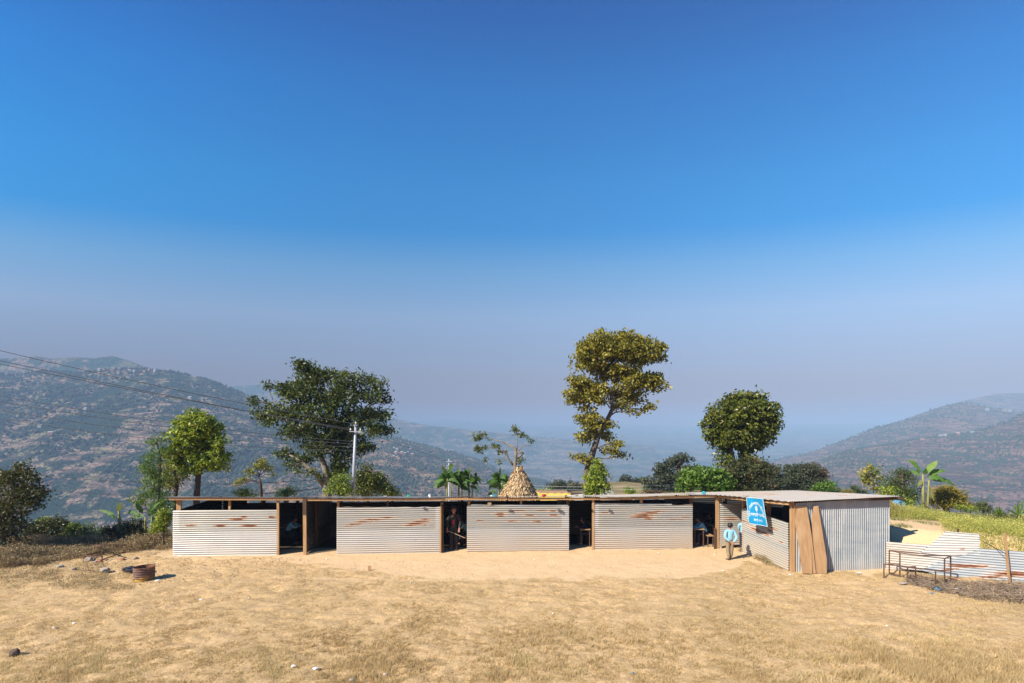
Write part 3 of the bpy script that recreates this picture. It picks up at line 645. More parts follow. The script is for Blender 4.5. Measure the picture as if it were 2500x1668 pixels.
# ------------------------------------------------------------------ drum, rubbish
dc = G(352, 1414.5); dr = thing('cut_oil_drum', 'rusty cut-down oil drum with ribbed sides on the dry grass', 'drum', dc)
prof = [(.315, -.03)] + [(.315 + .012 * math.sin(z / .40 * 2 * math.pi * 5.5) * (1 if .05 < z < .33 else 0), z) for z in np.linspace(0, .40, 45)] + [(.328, .405), (.328, .42), (.312, .42)]
inner = [(.305, .41), (.303, .03), (.0, .02)]
t = NT('rusty_drum'); p_ = t.pos(); sx = t.n('SeparateXYZ'); t.l(p_, sx.inputs[0]); n1_ = t.noise(7, 5, .7); n2_ = t.noise(2.5, 4, .6)
c = t.mix(t.mapr(n1_, .3, .7), (.09, .05, .042), (.18, .10, .075)); c = t.mix(t.mapr(n2_, .5, .65), c, (.34, .17, .09))
low = t.math('MULTIPLY', t.mapr(sx.outputs['Z'], .16, .02), t.mapr(n2_, .42, .55)); c = t.mix(low, c, (.50, .29, .03)); M['drum'] = t.done(t.bsdf(c, .75, .1, t.bump(n1_, .3, .01)))
MB().lathe(dc, prof, 48).build('drum_body', M['drum'], dr, True)
MB().lathe(dc, inner, 40).build('inside', simple('bright_rust', (.30, .13, .07), (.18, .075, .04), 9, .9), dr, True)
dr.scale = (.84, .84, .92)
def crumple(name, c, r, sq, mat, label, cat, seed, jit=.35, group=None, sub=2):
    V, F = ico(c, r, jit, sub, sq, seed); o = mesh(name, V, F, mat); return tag(o, label, cat, group)
rub = G(325, 1398)
V = []; F = []
for k in range(7):
    vv, ff = ico(rub + (random.uniform(-.35, .75), random.uniform(-.1, .3), .08), random.uniform(.08, .14), .45, 2, (1.6, 1, .5), k); F += [tuple(i + len(V) for i in f) for f in ff]; V += vv
tag(mesh('black_plastic_sheet', V, F, M['plastic_black']), 'crumpled black plastic lying behind the rusty drum', 'plastic')

# ------------------------------------------------------------------ foliage
def leaves(C, size, up=.4, aspect=.55, rg=rng, vbase=None, vr=.5, fold=True):
    """rhombic leaves at points C; returns verts, quads, v attribute"""
    n = len(C); d = rg.normal(size=(n, 3)); d[:, 2] -= .25; d /= np.linalg.norm(d, axis=1)[:, None]
    nn = rg.normal(size=(n, 3)); nn[:, 2] += up * 2.5; nn -= d * (nn * d).sum(1)[:, None]; nn /= np.linalg.norm(nn, axis=1)[:, None]
    s = np.cross(d, nn); L = (size * rg.uniform(.6, 1.35, n))[:, None]; Wd = L * aspect
    V = np.stack([C - d * L * .5, C + s * Wd * .5 + nn * L * .06, C + d * L * .5, C - s * Wd * .5 + nn * L * .06], 1).reshape(-1, 3)
    F = np.arange(4 * n).reshape(n, 4)
    v = rg.random(n) * vr + (vbase if vbase is not None else .25)
    return V, F, np.clip(v, 0, 1)
ASP = .55
def crown_pts(blobs, D, leaf, cov=2.6, csz=.22, per=16, flat=1.0, depth=1.0, shell=.45, seed=0, dj=0.0):
    per = int(per * 1.6)
    rg = np.random.default_rng(seed); Cs, vb, cents = [], [], []
    for b in blobs:
        cx, cy, rx, ry = b[0], b[1], b[2] * 1.12, b[3] * 1.12; Dd = D + rg.uniform(-dj, dj); rxm, rzm = rx / FP * Dd, ry / FP * Dd; rym = (rxm + rzm) / 2 * depth
        area = math.pi * rxm * rzm; nl = max(int(cov * area / (leaf * leaf * .3) * 2.25), 40); nc = max(nl // per, 3)
        q = rg.normal(size=(nc, 3)); q /= np.linalg.norm(q, axis=1)[:, None]; q *= (rg.random(nc)[:, None]) ** shell * (rg.uniform(.86, 1.02, (nc, 1)) if shell < .35 else rg.choice((.82, .95, 1.0, 1.18), (nc, 1)))
        cc = P(cx, cy, Dd)[None] + q * np.array((rxm, rym, rzm))[None]; cents.append((P(cx, cy, Dd), cc))
        cv = rg.uniform(-.25, .25, nc); idx = np.repeat(np.arange(nc), per)
        pts = cc[idx] + rg.normal(size=(len(idx), 3)) * np.array((csz, csz, csz * flat * .75))[None] * .55
        Cs.append(pts); vb.append(cv[idx] + .3)
    return np.concatenate(Cs), np.concatenate(vb), cents, rg
def curve_pts(a, b, sag=.0, n=4, j=.0, rg=None):
    a = np.array(a); b = np.array(b); out = []
    for i in range(n + 1):
        t_ = i / n; p = a * (1 - t_) + b * t_; p = p + np.array((0, 0, sag)) * math.sin(math.pi * t_)
        if rg is not None and 0 < i < n: p = p + rg.normal(size=3) * j
        out.append(p)
    return out
def plant(name, label, cat, D, blobs, mat, leaf=.13, bark='bark', trunk=None, base_u=None, cov=2.6, csz=.25, per=16, up=.4, aspect=.55, depth=1.0, twig=2,
          limb=.035, group=None, seed=1, shell=.45, dj=0.0, foliage='crown', vr=.5, stem='trunk', tr=.12, limbs=True, extra=None):
    base_u = base_u if base_u is not None else (trunk[0][0][0] if trunk else blobs[0][0])
    zb = float(gz(np.array([W(base_u, D)]), np.array([D]))[0]); base = np.array((W(base_u, D), D, zb))
    root = thing(name, label, cat, base, group)
    C, vb, cents, rg = crown_pts(blobs, D, leaf, cov, csz, per, 1, depth, shell, seed, dj)
    V, F, v = leaves(C, leaf, up, aspect, rg, vb, vr)
    mesh(foliage, V, F, mat, root, fattrs={'v': v})
    g = MB(); nodes = []
    tr_list = trunk or [[(base_u, None), (blobs[0][0], blobs[0][1])]]
    for tl in tr_list:
        pts = []; rs = []
        for q in tl:
            if q[1] is None: pts.append(base - (0, 0, .2))
            else: pts.append(P(q[0], q[1], D + (q[3] if len(q) > 3 else 0)))
            rs.append(q[2] if len(q) > 2 and q[2] else tr)
        if tl[0][1] is not None and tl is tr_list[0] and tl[0][1] > 1150: pts.insert(0, base - (0, 0, .2)); rs.insert(0, rs[0] * 1.15)
        g.tube(pts, rs, 8); nodes += list(zip(pts, rs))[1:]
    if limbs:
        for c, cc in cents:
            o_, r_ = min(nodes, key=lambda q: np.linalg.norm(q[0] - c) + max(0, (q[0][2] - c[2])) * 1.5)
            pts = curve_pts(o_, c, .08 * np.linalg.norm(o_ - c), 4, .05 * np.linalg.norm(o_ - c), rg); r0 = min(limb * 1.6, r_ * .75)
            g.tube(pts, list(np.linspace(r0, limb * .45, 5)), 5, False)
            for k in range(min(twig, len(cc))):
                e = cc[rg.integers(len(cc))]; g.tube(curve_pts(pts[rg.integers(2, 5)], e, 0, 3, .06, rg), list(np.linspace(limb * .5, limb * .18, 4)), 4, False)
    if g.V: g.build(stem, M[bark], root, True)
    return root
LM = {
 'dark': leafmat('dark_glossy_leaves', [(0, (.018, .035, .005)), (.5, (.05, .08, .012)), (1, (.15, .17, .035))], .52, .2, .4),
 'olive': leafmat('olive_yellow_leaves', [(0, (.06, .07, .009)), (.45, (.20, .185, .02)), (1, (.42, .34, .045))], .55, .3),
 'round': leafmat('deep_green_leaves', [(0, (.025, .042, .004)), (.5, (.075, .10, .008)), (1, (.20, .20, .03))], .42, .2),
 'fresh': leafmat('fresh_green_leaves', [(0, (.03, .08, .01)), (.5, (.08, .17, .015)), (1, (.22, .32, .04))], .5, .35),
 'yg': leafmat('yellow_green_leaves', [(0, (.06, .10, .008)), (.5, (.19, .27, .018)), (.85, (.36, .42, .04)), (1, (.55, .46, .05))], .5, .3),
 'grey': leafmat('grey_green_leaves', [(0, (.025, .035, .018)), (.6, (.06, .075, .04)), (1, (.12, .13, .07))], .7, .2),
 'red': leafmat('reddish_leaves', [(0, (.03, .02, .012)), (.5, (.07, .045, .02)), (1, (.16, .09, .04))], .7, .2),
 'mixred': leafmat('green_and_red_leaves', [(0, (.02, .03, .010)), (.5, (.05, .065, .02)), (.75, (.09, .09, .03)), (1, (.16, .07, .035))], .5, .2),
 'gold': leafmat('gold_leaves', [(0, (.06, .07, .01)), (.5, (.22, .18, .02)), (1, (.42, .30, .03))], .6, .3),
 'silver': leafmat('silvery_leaves', [(0, (.08, .12, .07)), (1, (.24, .30, .19))], .8, .3),
 'autumn': leafmat('green_leaves_turning_yellow', [(0, (.04, .07, .012)), (.4, (.11, .16, .02)), (.7, (.34, .30, .04)), (1, (.50, .36, .05))], .6, .3),
 'banana': leafmat('banana_leaf', [(0, (.05, .11, .02)), (.5, (.10, .20, .035)), (.8, (.2, .32, .06)), (1, (.33, .26, .09))], .6, .35, .3),
 'mustard': leafmat('mustard_weeds', [(0, (.24, .29, .07)), (.5, (.52, .52, .12)), (1, (.82, .70, .18))], .8, .5),
 'weeds': leafmat('dry_brown_weeds', [(0, (.15, .11, .06)), (.5, (.36, .25, .13)), (.85, (.52, .39, .21)), (1, (.20, .21, .08))], .9, .2),
 'grass': leafmat('dry_grass_blades', [(0, (.36, .25, .11)), (.4, (.64, .46, .22)), (.8, (.86, .70, .40)), (.92, (.46, .42, .11)), (1, (.30, .33, .06))], .8, .45, .2),
}
B1 = [(732, 888, 22, 10), (747, 901, 28, 13), (778, 908, 28, 13), (762, 930, 46, 22), (655, 942, 13, 8), (694, 944, 26, 9), (719, 960, 34, 20), (630, 983, 18, 9), (645, 1013, 26, 17), (688, 1004, 34, 22), (655, 1029, 20, 8),
      (757, 968, 46, 32), (814, 917, 26, 14), (847, 929, 30, 16), (885, 929, 28, 15), (921, 937, 16, 15), (834, 967, 50, 34), (908, 967, 34, 20), (936, 980, 12, 9), (757, 1018, 56, 34), (832, 1024, 56, 40), (898, 1017, 32, 24), (938, 1013, 24, 14),
      (942, 1054, 18, 15), (911, 1049, 28, 20), (719, 1056, 34, 18), (783, 1070, 50, 26), (847, 1082, 42, 26), (885, 1095, 28, 16), (694, 1110, 18, 16), (732, 1120, 32, 13), (719, 1138, 20, 7), (783, 1100, 36, 13), (834, 1126, 32, 26), (829, 1151, 18, 15), (757, 1152, 18, 7), (783, 1163, 14, 8)]
plant('spreading_tree', 'largest dark glossy spreading tree standing behind the shed near the pole', 'tree', 29, B1, LM['dark'], .20, 'bark_pale',
      [[(798, 1212, .30), (800, 1175, .24), (794, 1143, .18), (786, 1120, .14), (775, 1080, .10), (765, 1030, .08), (760, 980, .05)], [(797, 1190, .20), (768, 1154, .14), (740, 1131, .10), (710, 1112, .06)], [(800, 1190, .22), (819, 1150, .2, .5), (822, 1110, .15, .6), (838, 1060, .11, .6), (850, 1000, .08, .6), (870, 950, .05, .6)],
       [(786, 1120, .12), (773, 1090, .09, -.5), (735, 1050, .07, -.6), (690, 1020, .05, -.6)], [(838, 1080, .1), (870, 1040, .07, .3), (905, 990, .05, .3), (925, 955, .03, .3)]], cov=2.1, csz=.34, per=14, seed=11, limb=.045, depth=1.1, dj=.6, twig=3)
B2 = [(1495, 850, 62, 26), (1560, 862, 46, 22), (1445, 878, 36, 20), (1480, 915, 44, 20), (1520, 905, 44, 18), (1420, 950, 32, 24), (1455, 955, 28, 18), (1540, 930, 44, 14), (1590, 935, 26, 12), (1530, 960, 40, 16), (1450, 1025, 30, 14), (1445, 1052, 24, 10), (1501, 820, 55, 12), (1460, 835, 38, 15), (1440, 857, 36, 19), (1535, 836, 46, 14), (1575, 845, 36, 16), (1607, 855, 20, 17), (1489, 862, 46, 20), (1541, 868, 44, 20), (1592, 877, 30, 13), (1432, 889, 30, 18), (1478, 895, 34, 14), (1518, 902, 28, 9), (1598, 921, 28, 11), (1562, 923, 30, 10),
      (1615, 943, 18, 9), (1575, 946, 26, 8), (1541, 943, 26, 9), (1406, 929, 28, 12), (1432, 943, 30, 17), (1397, 964, 17, 11), (1412, 976, 27, 11), (1446, 970, 26, 15), (1469, 979, 17, 9), (1512, 967, 22, 8), (1526, 982, 30, 8), (1558, 979, 22, 7), (1587, 992, 14, 6), (1570, 1001, 8, 5), (1544, 1007, 13, 7), (1515, 998, 18, 6),
      (1435, 995, 18, 7), (1423, 1018, 17, 9), (1455, 1015, 16, 8), (1446, 1036, 28, 12), (1483, 1039, 20, 12), (1415, 1064, 16, 8), (1435, 1071, 18, 10), (1483, 1067, 20, 10), (1506, 1085, 19, 10), (1489, 1102, 24, 8), (1524, 1113, 13, 5), (1415, 1116, 14, 9), (1427, 1125, 15, 8)]
plant('tall_tree', 'tallest tree, olive yellow crown above a bare kinked trunk behind the shed', 'tree', 27, B2, LM['olive'], .19, 'bark',
      [[(1435, 1208, .20), (1432, 1150, .17), (1440, 1130, .19), (1450, 1096, .17), (1459, 1070, .15), (1475, 1038, .12), (1486, 1018, .12), (1495, 998, .11), (1493, 968, .10), (1502, 938, .08), (1510, 900, .06), (1508, 860, .03)],
       [(1459, 1070, .1), (1448, 1050, .08), (1440, 1025, .05), (1425, 985, .04)], [(1502, 938, .07), (1530, 915, .05, .3), (1560, 890, .04, .3), (1590, 870, .025, .3)], [(1493, 968, .07), (1470, 930, .05, -.3), (1450, 890, .035, -.3), (1440, 860, .02)], [(1495, 990, .06), (1535, 960, .045), (1590, 935, .03)]],
      cov=2.6, csz=.27, per=14, seed=12, limb=.032, depth=1.2, dj=.5, twig=2)
B3 = [(1821, 978, 48, 20), (1784, 1010, 52, 34), (1835, 1005, 56, 38), (1864, 1028, 34, 38), (1752, 1042, 38, 34), (1800, 1060, 70, 34), (1852, 1058, 42, 28), (1835, 1086, 38, 15), (1757, 1085, 22, 15), (1786, 1090, 26, 12), (1766, 1120, 18, 20), (1822, 1112, 13, 26)]
plant('round_tree', 'dense round dark green tree standing on its own crown stem behind the doorway', 'tree', 25, B3, LM['round'], .19, 'bark_pale',
      [[(1795, 1205, .2), (1790, 1130, .15), (1784, 1098, .12), (1790, 1050, .08)], [(1798, 1160, .14), (1815, 1100, .12, .2), (1825, 1040, .07, .2)]], cov=3.2, csz=.24, per=12, seed=13, shell=.3, twig=1)
plant('leafy_tree', 'low bright green leafy tree right of the tall tree behind the roof', 'tree', 23, [(1715, 1150, 34, 12), (1690, 1165, 28, 16), (1672, 1186, 20, 18), (1725, 1178, 48, 26), (1760, 1185, 28, 20), (1740, 1158, 26, 12)], LM['fresh'], .15, 'bark_pale', None, 1722, cov=3, csz=.22, per=12, seed=14)
plant('shrubby_tree', 'dark olive shrubby tree directly below the round tree', 'tree', 24, [(1828, 1134, 38, 14), (1794, 1159, 36, 22), (1838, 1162, 42, 30), (1858, 1140, 16, 18), (1815, 1190, 50, 20)], LM['mixred'], .14, 'bark_pale', None, 1820, cov=3, seed=15)
plant('bushy_tree', 'grey green bushy tree beside the round tree, to its right', 'tree', 34, [(1882, 1149, 24, 14), (1888, 1175, 28, 24), (1868, 1180, 24, 24), (1900, 1190, 18, 16)], LM['grey'], .15, 'bark', None, 1885, cov=3.2, seed=16)
plant('dome_tree', 'dark domed tree above the flat roof of the right block', 'tree', 36, [(1943, 1160, 30, 22), (1965, 1150, 28, 18), (1930, 1178, 24, 20), (1970, 1182, 32, 22), (1923, 1143, 10, 6), (1950, 1190, 36, 14)], LM['grey'], .15, 'bark', None, 1952, cov=3.2, seed=17)
plant('reddish_tree', 'rusty brown leaved tree at the right of the dark domed tree', 'tree', 37.5, [(1988, 1150, 24, 17), (2000, 1168, 16, 20), (1975, 1145, 20, 10)], LM['red'], .15, 'bark', None, 1990, cov=3.2, seed=18)
plant('small_bush', 'small bright green bush right of the reddish tree', 'bush', 30, [(2017, 1186, 20, 10), (2007, 1195, 20, 10), (2035, 1200, 12, 6)], LM['fresh'], .13, 'bark', None, 2015, cov=3.2, seed=19, foliage='foliage', stem='stem')
plant('small_bush', 'yellowish bush low above the shed roof', 'bush', 40, [(2072, 1201, 14, 5), (2062, 1205, 12, 5)], LM['gold'], .13, 'bark', None, 2070, cov=3, seed=20, foliage='foliage', stem='stem')
plant('small_bush', 'dark green bush topped above the yellowish bush', 'bush', 42, [(2086, 1193, 9, 6), (2088, 1201, 8, 5), (2105, 1203, 12, 5)], LM['dark'], .13, 'bark', None, 2087, cov=3, seed=21, foliage='foliage', stem='stem')
plant('spreading_bush', 'big grey green tree with layered crown behind the bright green tree', 'tree', 44, [(1668, 1117, 22, 8), (1650, 1125, 20, 8), (1631, 1138, 30, 12), (1610, 1150, 16, 10), (1635, 1163, 40, 18), (1600, 1181, 32, 14), (1685, 1146, 24, 14), (1655, 1185, 40, 18), (1620, 1195, 40, 12)], LM['grey'], .2, 'bark', None, 1635, cov=2.8, seed=22)
for k, (u, v, rx, ry, D, m, lb) in enumerate(((1367, 1187, 26, 14, 60, 'grey', 'dark domed bush above the yellow tarpaulin roof'), (1325, 1200, 18, 5, 40, 'yg', 'yellow green bush just right of the stalk stack'), (1411, 1192, 18, 12, 62, 'grey', 'dark bush left of the light green cone bush'),
        (1528, 1170, 12, 10, 80, 'grey', 'tall rounded tree on the far field edge'), (1548, 1174, 10, 7, 82, 'grey', 'smaller rounded tree beside the tall rounded one'), (1568, 1174, 12, 7, 84, 'dark', 'dark tree at the field edge before the layered tree'), (1582, 1190, 9, 7, 50, 'fresh', 'round green bush in front of the field'),
        (1538, 1198, 12, 6, 48, 'yg', 'yellow green low bush beside the grey gable'), (1508, 1183, 10, 6, 80, 'grey', 'low olive bush right of the cone bush'), (1600, 1203, 20, 4, 42, 'weedsb', 'brownish low bush above the roof line'))):
    mt = LM['red'] if m == 'weedsb' else LM[m]
    plant('field_bush', lb, 'bush', D, [(u, v, rx, ry), (u - rx * .4, v + ry * .5, rx * .8, ry * .6), (u + rx * .4, v + ry * .5, rx * .7, ry * .6)], mt, .12 + D * .0012, 'bark', None, u, cov=3, seed=30 + k, foliage='foliage', stem='stem', twig=1, csz=.3)
plant('cone_bush', 'light green cone-shaped bush in front of the tall tree trunk', 'bush', 23.5, [(1458, 1135, 10, 13), (1460, 1150, 22, 16), (1456, 1172, 29, 18), (1462, 1190, 30, 16), (1445, 1198, 16, 12)], LM['yg'], .10, 'bark', None, 1460, cov=3.2, csz=.16, seed=41, foliage='foliage', stem='stem')
plant('round_tree', 'oval green tree with yellow lower leaves at the left end of the shed', 'tree', 22, [(482, 1010, 14, 11), (460, 1030, 34, 20), (495, 1028, 22, 18), (520, 1048, 24, 20), (450, 1060, 42, 26), (500, 1075, 45, 26), (540, 1090, 20, 16), (425, 1095, 26, 22), (460, 1108, 38, 22), (520, 1112, 34, 20), (488, 1125, 44, 16), (465, 1145, 36, 10), (525, 1142, 28, 9), (440, 1130, 24, 14), (535, 1120, 20, 12), (478, 1050, 44, 30)], LM['yg'], .165, 'bark_brown',
      [[(480, 1214, .13), (483, 1175, .12), (485, 1150, .11), (480, 1120, .08), (478, 1060, .04)], [(484, 1165, .07), (455, 1140, .05), (435, 1110, .03)], [(485, 1155, .06), (515, 1130, .045), (535, 1105, .03)]], cov=2.3, csz=.2, per=12, seed=42, limb=.02, twig=5, dj=.3)
plant('yellowing_tree', 'half bare tree with yellow leaves left of the oval green tree', 'tree', 23, [(430, 1125, 24, 18), (410, 1145, 20, 20), (440, 1160, 18, 14), (415, 1180, 26, 20), (545, 1130, 10, 10)], LM['autumn'], .12, 'bark_brown', [[(428, 1214, .09), (432, 1180, .08), (425, 1150, .05)]], cov=1.4, csz=.26, per=10, seed=43, limb=.016, twig=5)
plant('feathery_tree', 'feathery bright green tree at the far left end of the shed', 'tree', 21, [(382, 1072, 18, 7), (372, 1082, 14, 7), (375, 1115, 22, 18), (395, 1105, 14, 14), (365, 1150, 22, 20), (385, 1170, 30, 24), (360, 1200, 30, 18), (395, 1225, 28, 26), (400, 1255, 24, 18), (340, 1225, 22, 10)], LM['fresh'], .11, 'bark',
      [[(385, 1290, .08), (388, 1200, .06), (392, 1120, .04), (384, 1085, .03)]], cov=2.0, csz=.2, per=12, seed=44, aspect=.3, limb=.016, up=.1)
plant('pollard_tree', 'small pollarded tree with brushy twigs and sparse yellow tips', 'tree', 25, [(642, 1130, 14, 9), (655, 1142, 12, 8), (625, 1140, 14, 8), (610, 1152, 12, 7), (585, 1178, 12, 8), (600, 1170, 8, 6), (668, 1160, 6, 5)], LM['autumn'], .10, 'bark_brown', [[(638, 1214, .08), (637, 1195, .08), (636, 1180, .06), (632, 1165, .03)]], cov=1.5, csz=.2, per=9, seed=45, limb=.014, twig=7)
plant('small_bush', 'small green bush below the pollarded tree on its left', 'bush', 23, [(592, 1203, 15, 8), (600, 1212, 16, 8)], LM['yg'], .09, 'bark', None, 595, cov=2.6, seed=46, foliage='foliage', stem='stem')
plant('feathery_bush', 'small feathery green bush between the pollarded tree and the big tree', 'bush', 25, [(698, 1197, 20, 7), (710, 1203, 22, 7), (690, 1206, 18, 6)], LM['fresh'], .10, 'bark', None, 700, cov=2.2, seed=47, aspect=.3, foliage='foliage', stem='stem')
plant('leafy_bush', 'yellow green bush at the foot of the big tree left of the pole', 'bush', 23, [(832, 1172, 18, 12), (825, 1190, 22, 16), (843, 1198, 14, 14)], LM['yg'], .10, 'bark', None, 830, cov=2.6, seed=48, foliage='foliage', stem='stem')
plant('leafy_bush', 'dark green pointed bush right of the pole', 'bush', 26, [(893, 1148, 10, 12), (885, 1165, 22, 16), (910, 1172, 26, 18), (890, 1192, 30, 20), (930, 1190, 20, 16), (950, 1200, 18, 12), (965, 1206, 12, 6)], LM['round'], .12, 'bark', None, 900, cov=3, seed=49, foliage='foliage', stem='stem')
plant('reddish_tree', 'dark tree with reddish leaves cut by the left picture edge', 'tree', 17.5, [(52, 1135, 10, 10), (45, 1155, 30, 14), (75, 1165, 20, 14), (20, 1170, 30, 20), (90, 1205, 20, 18), (60, 1200, 34, 26), (20, 1225, 40, 30), (70, 1235, 26, 18), (30, 1275, 34, 26), (10, 1310, 34, 22), (-30, 1230, 40, 60)], LM['mixred'], .12, 'bark',
      [[(5, 1340, .11), (10, 1280, .08), (25, 1220, .06), (35, 1180, .03)]], cov=2.4, csz=.2, per=12, seed=50, aspect=.4)
LB = [('weedy_bush', 'low green bush next to the left edge tree', 19.5, [(75, 1300, 22, 16), (95, 1290, 26, 20), (70, 1318, 24, 10)], 'mixred', .09), ('weedy_bush', 'bush with lime tips left of the reddish bush', 20, [(108, 1275, 14, 10), (100, 1290, 20, 12)], 'yg', .08),
      ('weedy_bush', 'reddish topped bush left of the silvery shrub', 19.6, [(140, 1275, 22, 10), (150, 1295, 28, 16), (130, 1312, 26, 10)], 'mixred', .09), ('weedy_bush', 'small olive bush before the silvery shrub', 19.4, [(180, 1290, 14, 10), (178, 1305, 18, 9)], 'yg', .08),
      ('silvery_shrub', 'pale silvery green shrub in the left weeds', 19.8, [(212, 1292, 16, 12), (230, 1300, 22, 12), (215, 1312, 20, 8), (250, 1298, 10, 8)], 'silver', .07), ('silvery_shrub', 'silvery shrub below the banana leaves', 19.3, [(300, 1285, 12, 12), (302, 1300, 12, 10)], 'silver', .07),
      ('weedy_bush', 'brown red bush right of the silvery shrub', 19.2, [(272, 1295, 16, 10), (285, 1303, 16, 9)], 'mixred', .08), ('weedy_bush', 'dark bush under the banana plant', 19.4, [(328, 1282, 18, 14), (345, 1298, 20, 12)], 'mixred', .09), ('weedy_bush', 'light leafy bush against the left shed corner', 18.4, [(400, 1258, 14, 14), (395, 1275, 18, 16), (385, 1290, 18, 10)], 'yg', .08)]
for k, (nm, lb, D, bl, m, lf) in enumerate(LB): plant(nm, lb, 'bush', D, bl, LM[m], lf, 'bark_brown', None, bl[0][0], cov=2.6, csz=.14, per=10, seed=60 + k, foliage='foliage', stem='stem', limb=.012, tr=.02)
# right side vegetation
plant('yellow_leaved_tree', 'small tree with curled yellow leaves behind the shed roof right end', 'tree', 22, [(2128, 1148, 14, 12), (2112, 1160, 12, 8), (2130, 1165, 16, 10), (2120, 1178, 12, 8), (2140, 1190, 12, 8), (2150, 1172, 8, 6)], LM['autumn'], .12, 'bark_pale', [[(2150, 1225, .06), (2143, 1195, .05), (2132, 1170, .03)]], cov=1.5, csz=.2, per=8, seed=71, limb=.018)
plant('tall_shrub', 'feathery dark green shrub left of the banana plant at right', 'bush', 21.5, [(2200, 1155, 16, 14), (2215, 1165, 22, 20), (2180, 1180, 22, 16), (2170, 1195, 18, 14), (2210, 1195, 28, 18), (2190, 1215, 34, 16), (2225, 1215, 16, 14)], LM['dark'], .085, 'bark', None, 2205, cov=1.7, csz=.2, seed=72, aspect=.35, foliage='foliage', stem='stem', limb=.014)
plant('leafy_bush', 'lime green leafy bush hiding the foot of the shrub at right', 'bush', 20.8, [(2165, 1200, 14, 12), (2180, 1225, 22, 12), (2205, 1232, 24, 12)], LM['yg'], .09, 'bark', None, 2180, cov=2.2, seed=73, foliage='foliage', stem='stem')
plant('golden_bush', 'golden yellow leaved bush right of the banana stems', 'bush', 21.5, [(2305, 1200, 22, 12), (2325, 1208, 28, 14), (2300, 1222, 30, 18), (2335, 1225, 24, 14), (2350, 1212, 10, 8)], LM['gold'], .08, 'bark', None, 2315, cov=2.6, csz=.16, seed=74, foliage='foliage', stem='stem')
RB = [('feathery dark bush on the crest at right', 24, [(2400, 1232, 12, 14), (2385, 1240, 18, 8), (2410, 1245, 18, 8)], 'dark'), ('low green bush on the crest behind mustard weeds', 23.5, [(2435, 1255, 14, 8), (2455, 1262, 16, 8)], 'round'), ('reddish low bush on the far right crest', 23, [(2478, 1262, 12, 8), (2490, 1270, 12, 8)], 'mixred'), ('green bush against the bottom of the golden bush', 21, [(2345, 1240, 16, 8), (2370, 1246, 16, 8)], 'yg')]
for k, (lb, D, bl, m) in enumerate(RB): plant('crest_bush', lb, 'bush', D, bl, LM[m], .09, 'bark', None, bl[0][0], cov=1.9, csz=.16, seed=80 + k, aspect=.35, foliage='foliage', stem='stem', limb=.012, tr=.02)

# banana plants: arching blades (screen-free: each blade has base, tip and droop in metres)
def blade(b, tip, width, droop, rg, n=14, torn=.45):
    b = np.array(b); tip = np.array(tip); d = tip - b; L = np.linalg.norm(d); side = np.cross(d, (0, 0, 1)); 
    if np.linalg.norm(side) < .1 * L: side = np.array((1., .3, 0))
    side = side / np.linalg.norm(side); pv_ = np.cross(d / L, side); sg_ = rg.choice((-1, 1)); side = side * rg.uniform(.35, .7) + pv_ * sg_ * rg.uniform(.6, .95); side /= np.linalg.norm(side)
    V = []; F = []; 
    for i in range(n + 1):
        t_ = i / n; p = b + d * t_ + np.array((0, 0, droop * math.sin(math.pi * t_ * .9)))
        w = width * max(math.sin(math.pi * min(max((t_ - .12) / .88, 0), 1) ** .7), .02) if t_ > .12 else width * .06
        wl = w * (1 - torn * rg.random()); wr = w * (1 - torn * rg.random())
        V += [p - side * wl + (0, 0, -.22 * w), p, p + side * wr + (0, 0, -.22 * w)]
    for i in range(n):
        a = i * 3; F += [(a, a + 1, a + 4, a + 3), (a + 1, a + 2, a + 5, a + 4)]
    return V, F
def banana(label, D, stems, blades, seed, wd=.16, group='banana plants around the school'):
    rg = np.random.default_rng(seed); u0 = stems[0][0]; zb = float(gz(np.array([W(u0, D)]), np.array([D]))[0])
    r = thing('banana_plant', label, 'banana plant', (W(u0, D), D, zb), group)
    for (u1, v1, u2, v2, rad) in stems:
        a = P(u1, v1, D); bb = P(u2, v2, D); a2 = np.array((a[0], a[1], min(a[2], zb) - .05)); MB().tube([a2, a * .6 + bb * .4, bb], [rad, rad * .85, rad * .5], 9).build('stem', M['banana_stem'], r, True)
    for (u1, v1, u2, v2, w, dr, vv) in blades:
        V, F = blade(P(u1, v1, D), P(u2, v2, D + rg.uniform(-.4, .4)), w, dr, rg); mesh('leaf', V, F, LM['banana'], r, True, fattrs={'v': np.clip(vv + rg.uniform(-.12, .12, len(F)), 0, 1)})
    return r
M['banana_stem'] = simple('banana_stem', (.34, .29, .08), (.14, .15, .05), 5, .6, sc=(1, 1, .4))
banana('tall banana plant with broad arching leaves on the right crest', 20.5, [(2254, 1242, 2253, 1158, .06), (2264, 1242, 2268, 1172, .055)],
       [(2254, 1162, 2212, 1128, .16, .25, .55), (2256, 1160, 2290, 1126, .20, .1, .8), (2262, 1165, 2313, 1156, .16, .22, .6), (2262, 1168, 2306, 1175, .17, .16, .5), (2266, 1174, 2338, 1194, .15, .25, .55), (2256, 1160, 2262, 1144, .12, .02, .3), (2250, 1165, 2222, 1150, .14, .1, .35), (2262, 1176, 2278, 1216, .08, .05, .98), (2254, 1172, 2240, 1190, .09, .05, .95), (2268, 1180, 2280, 1225, .06, .02, .97)], 5)
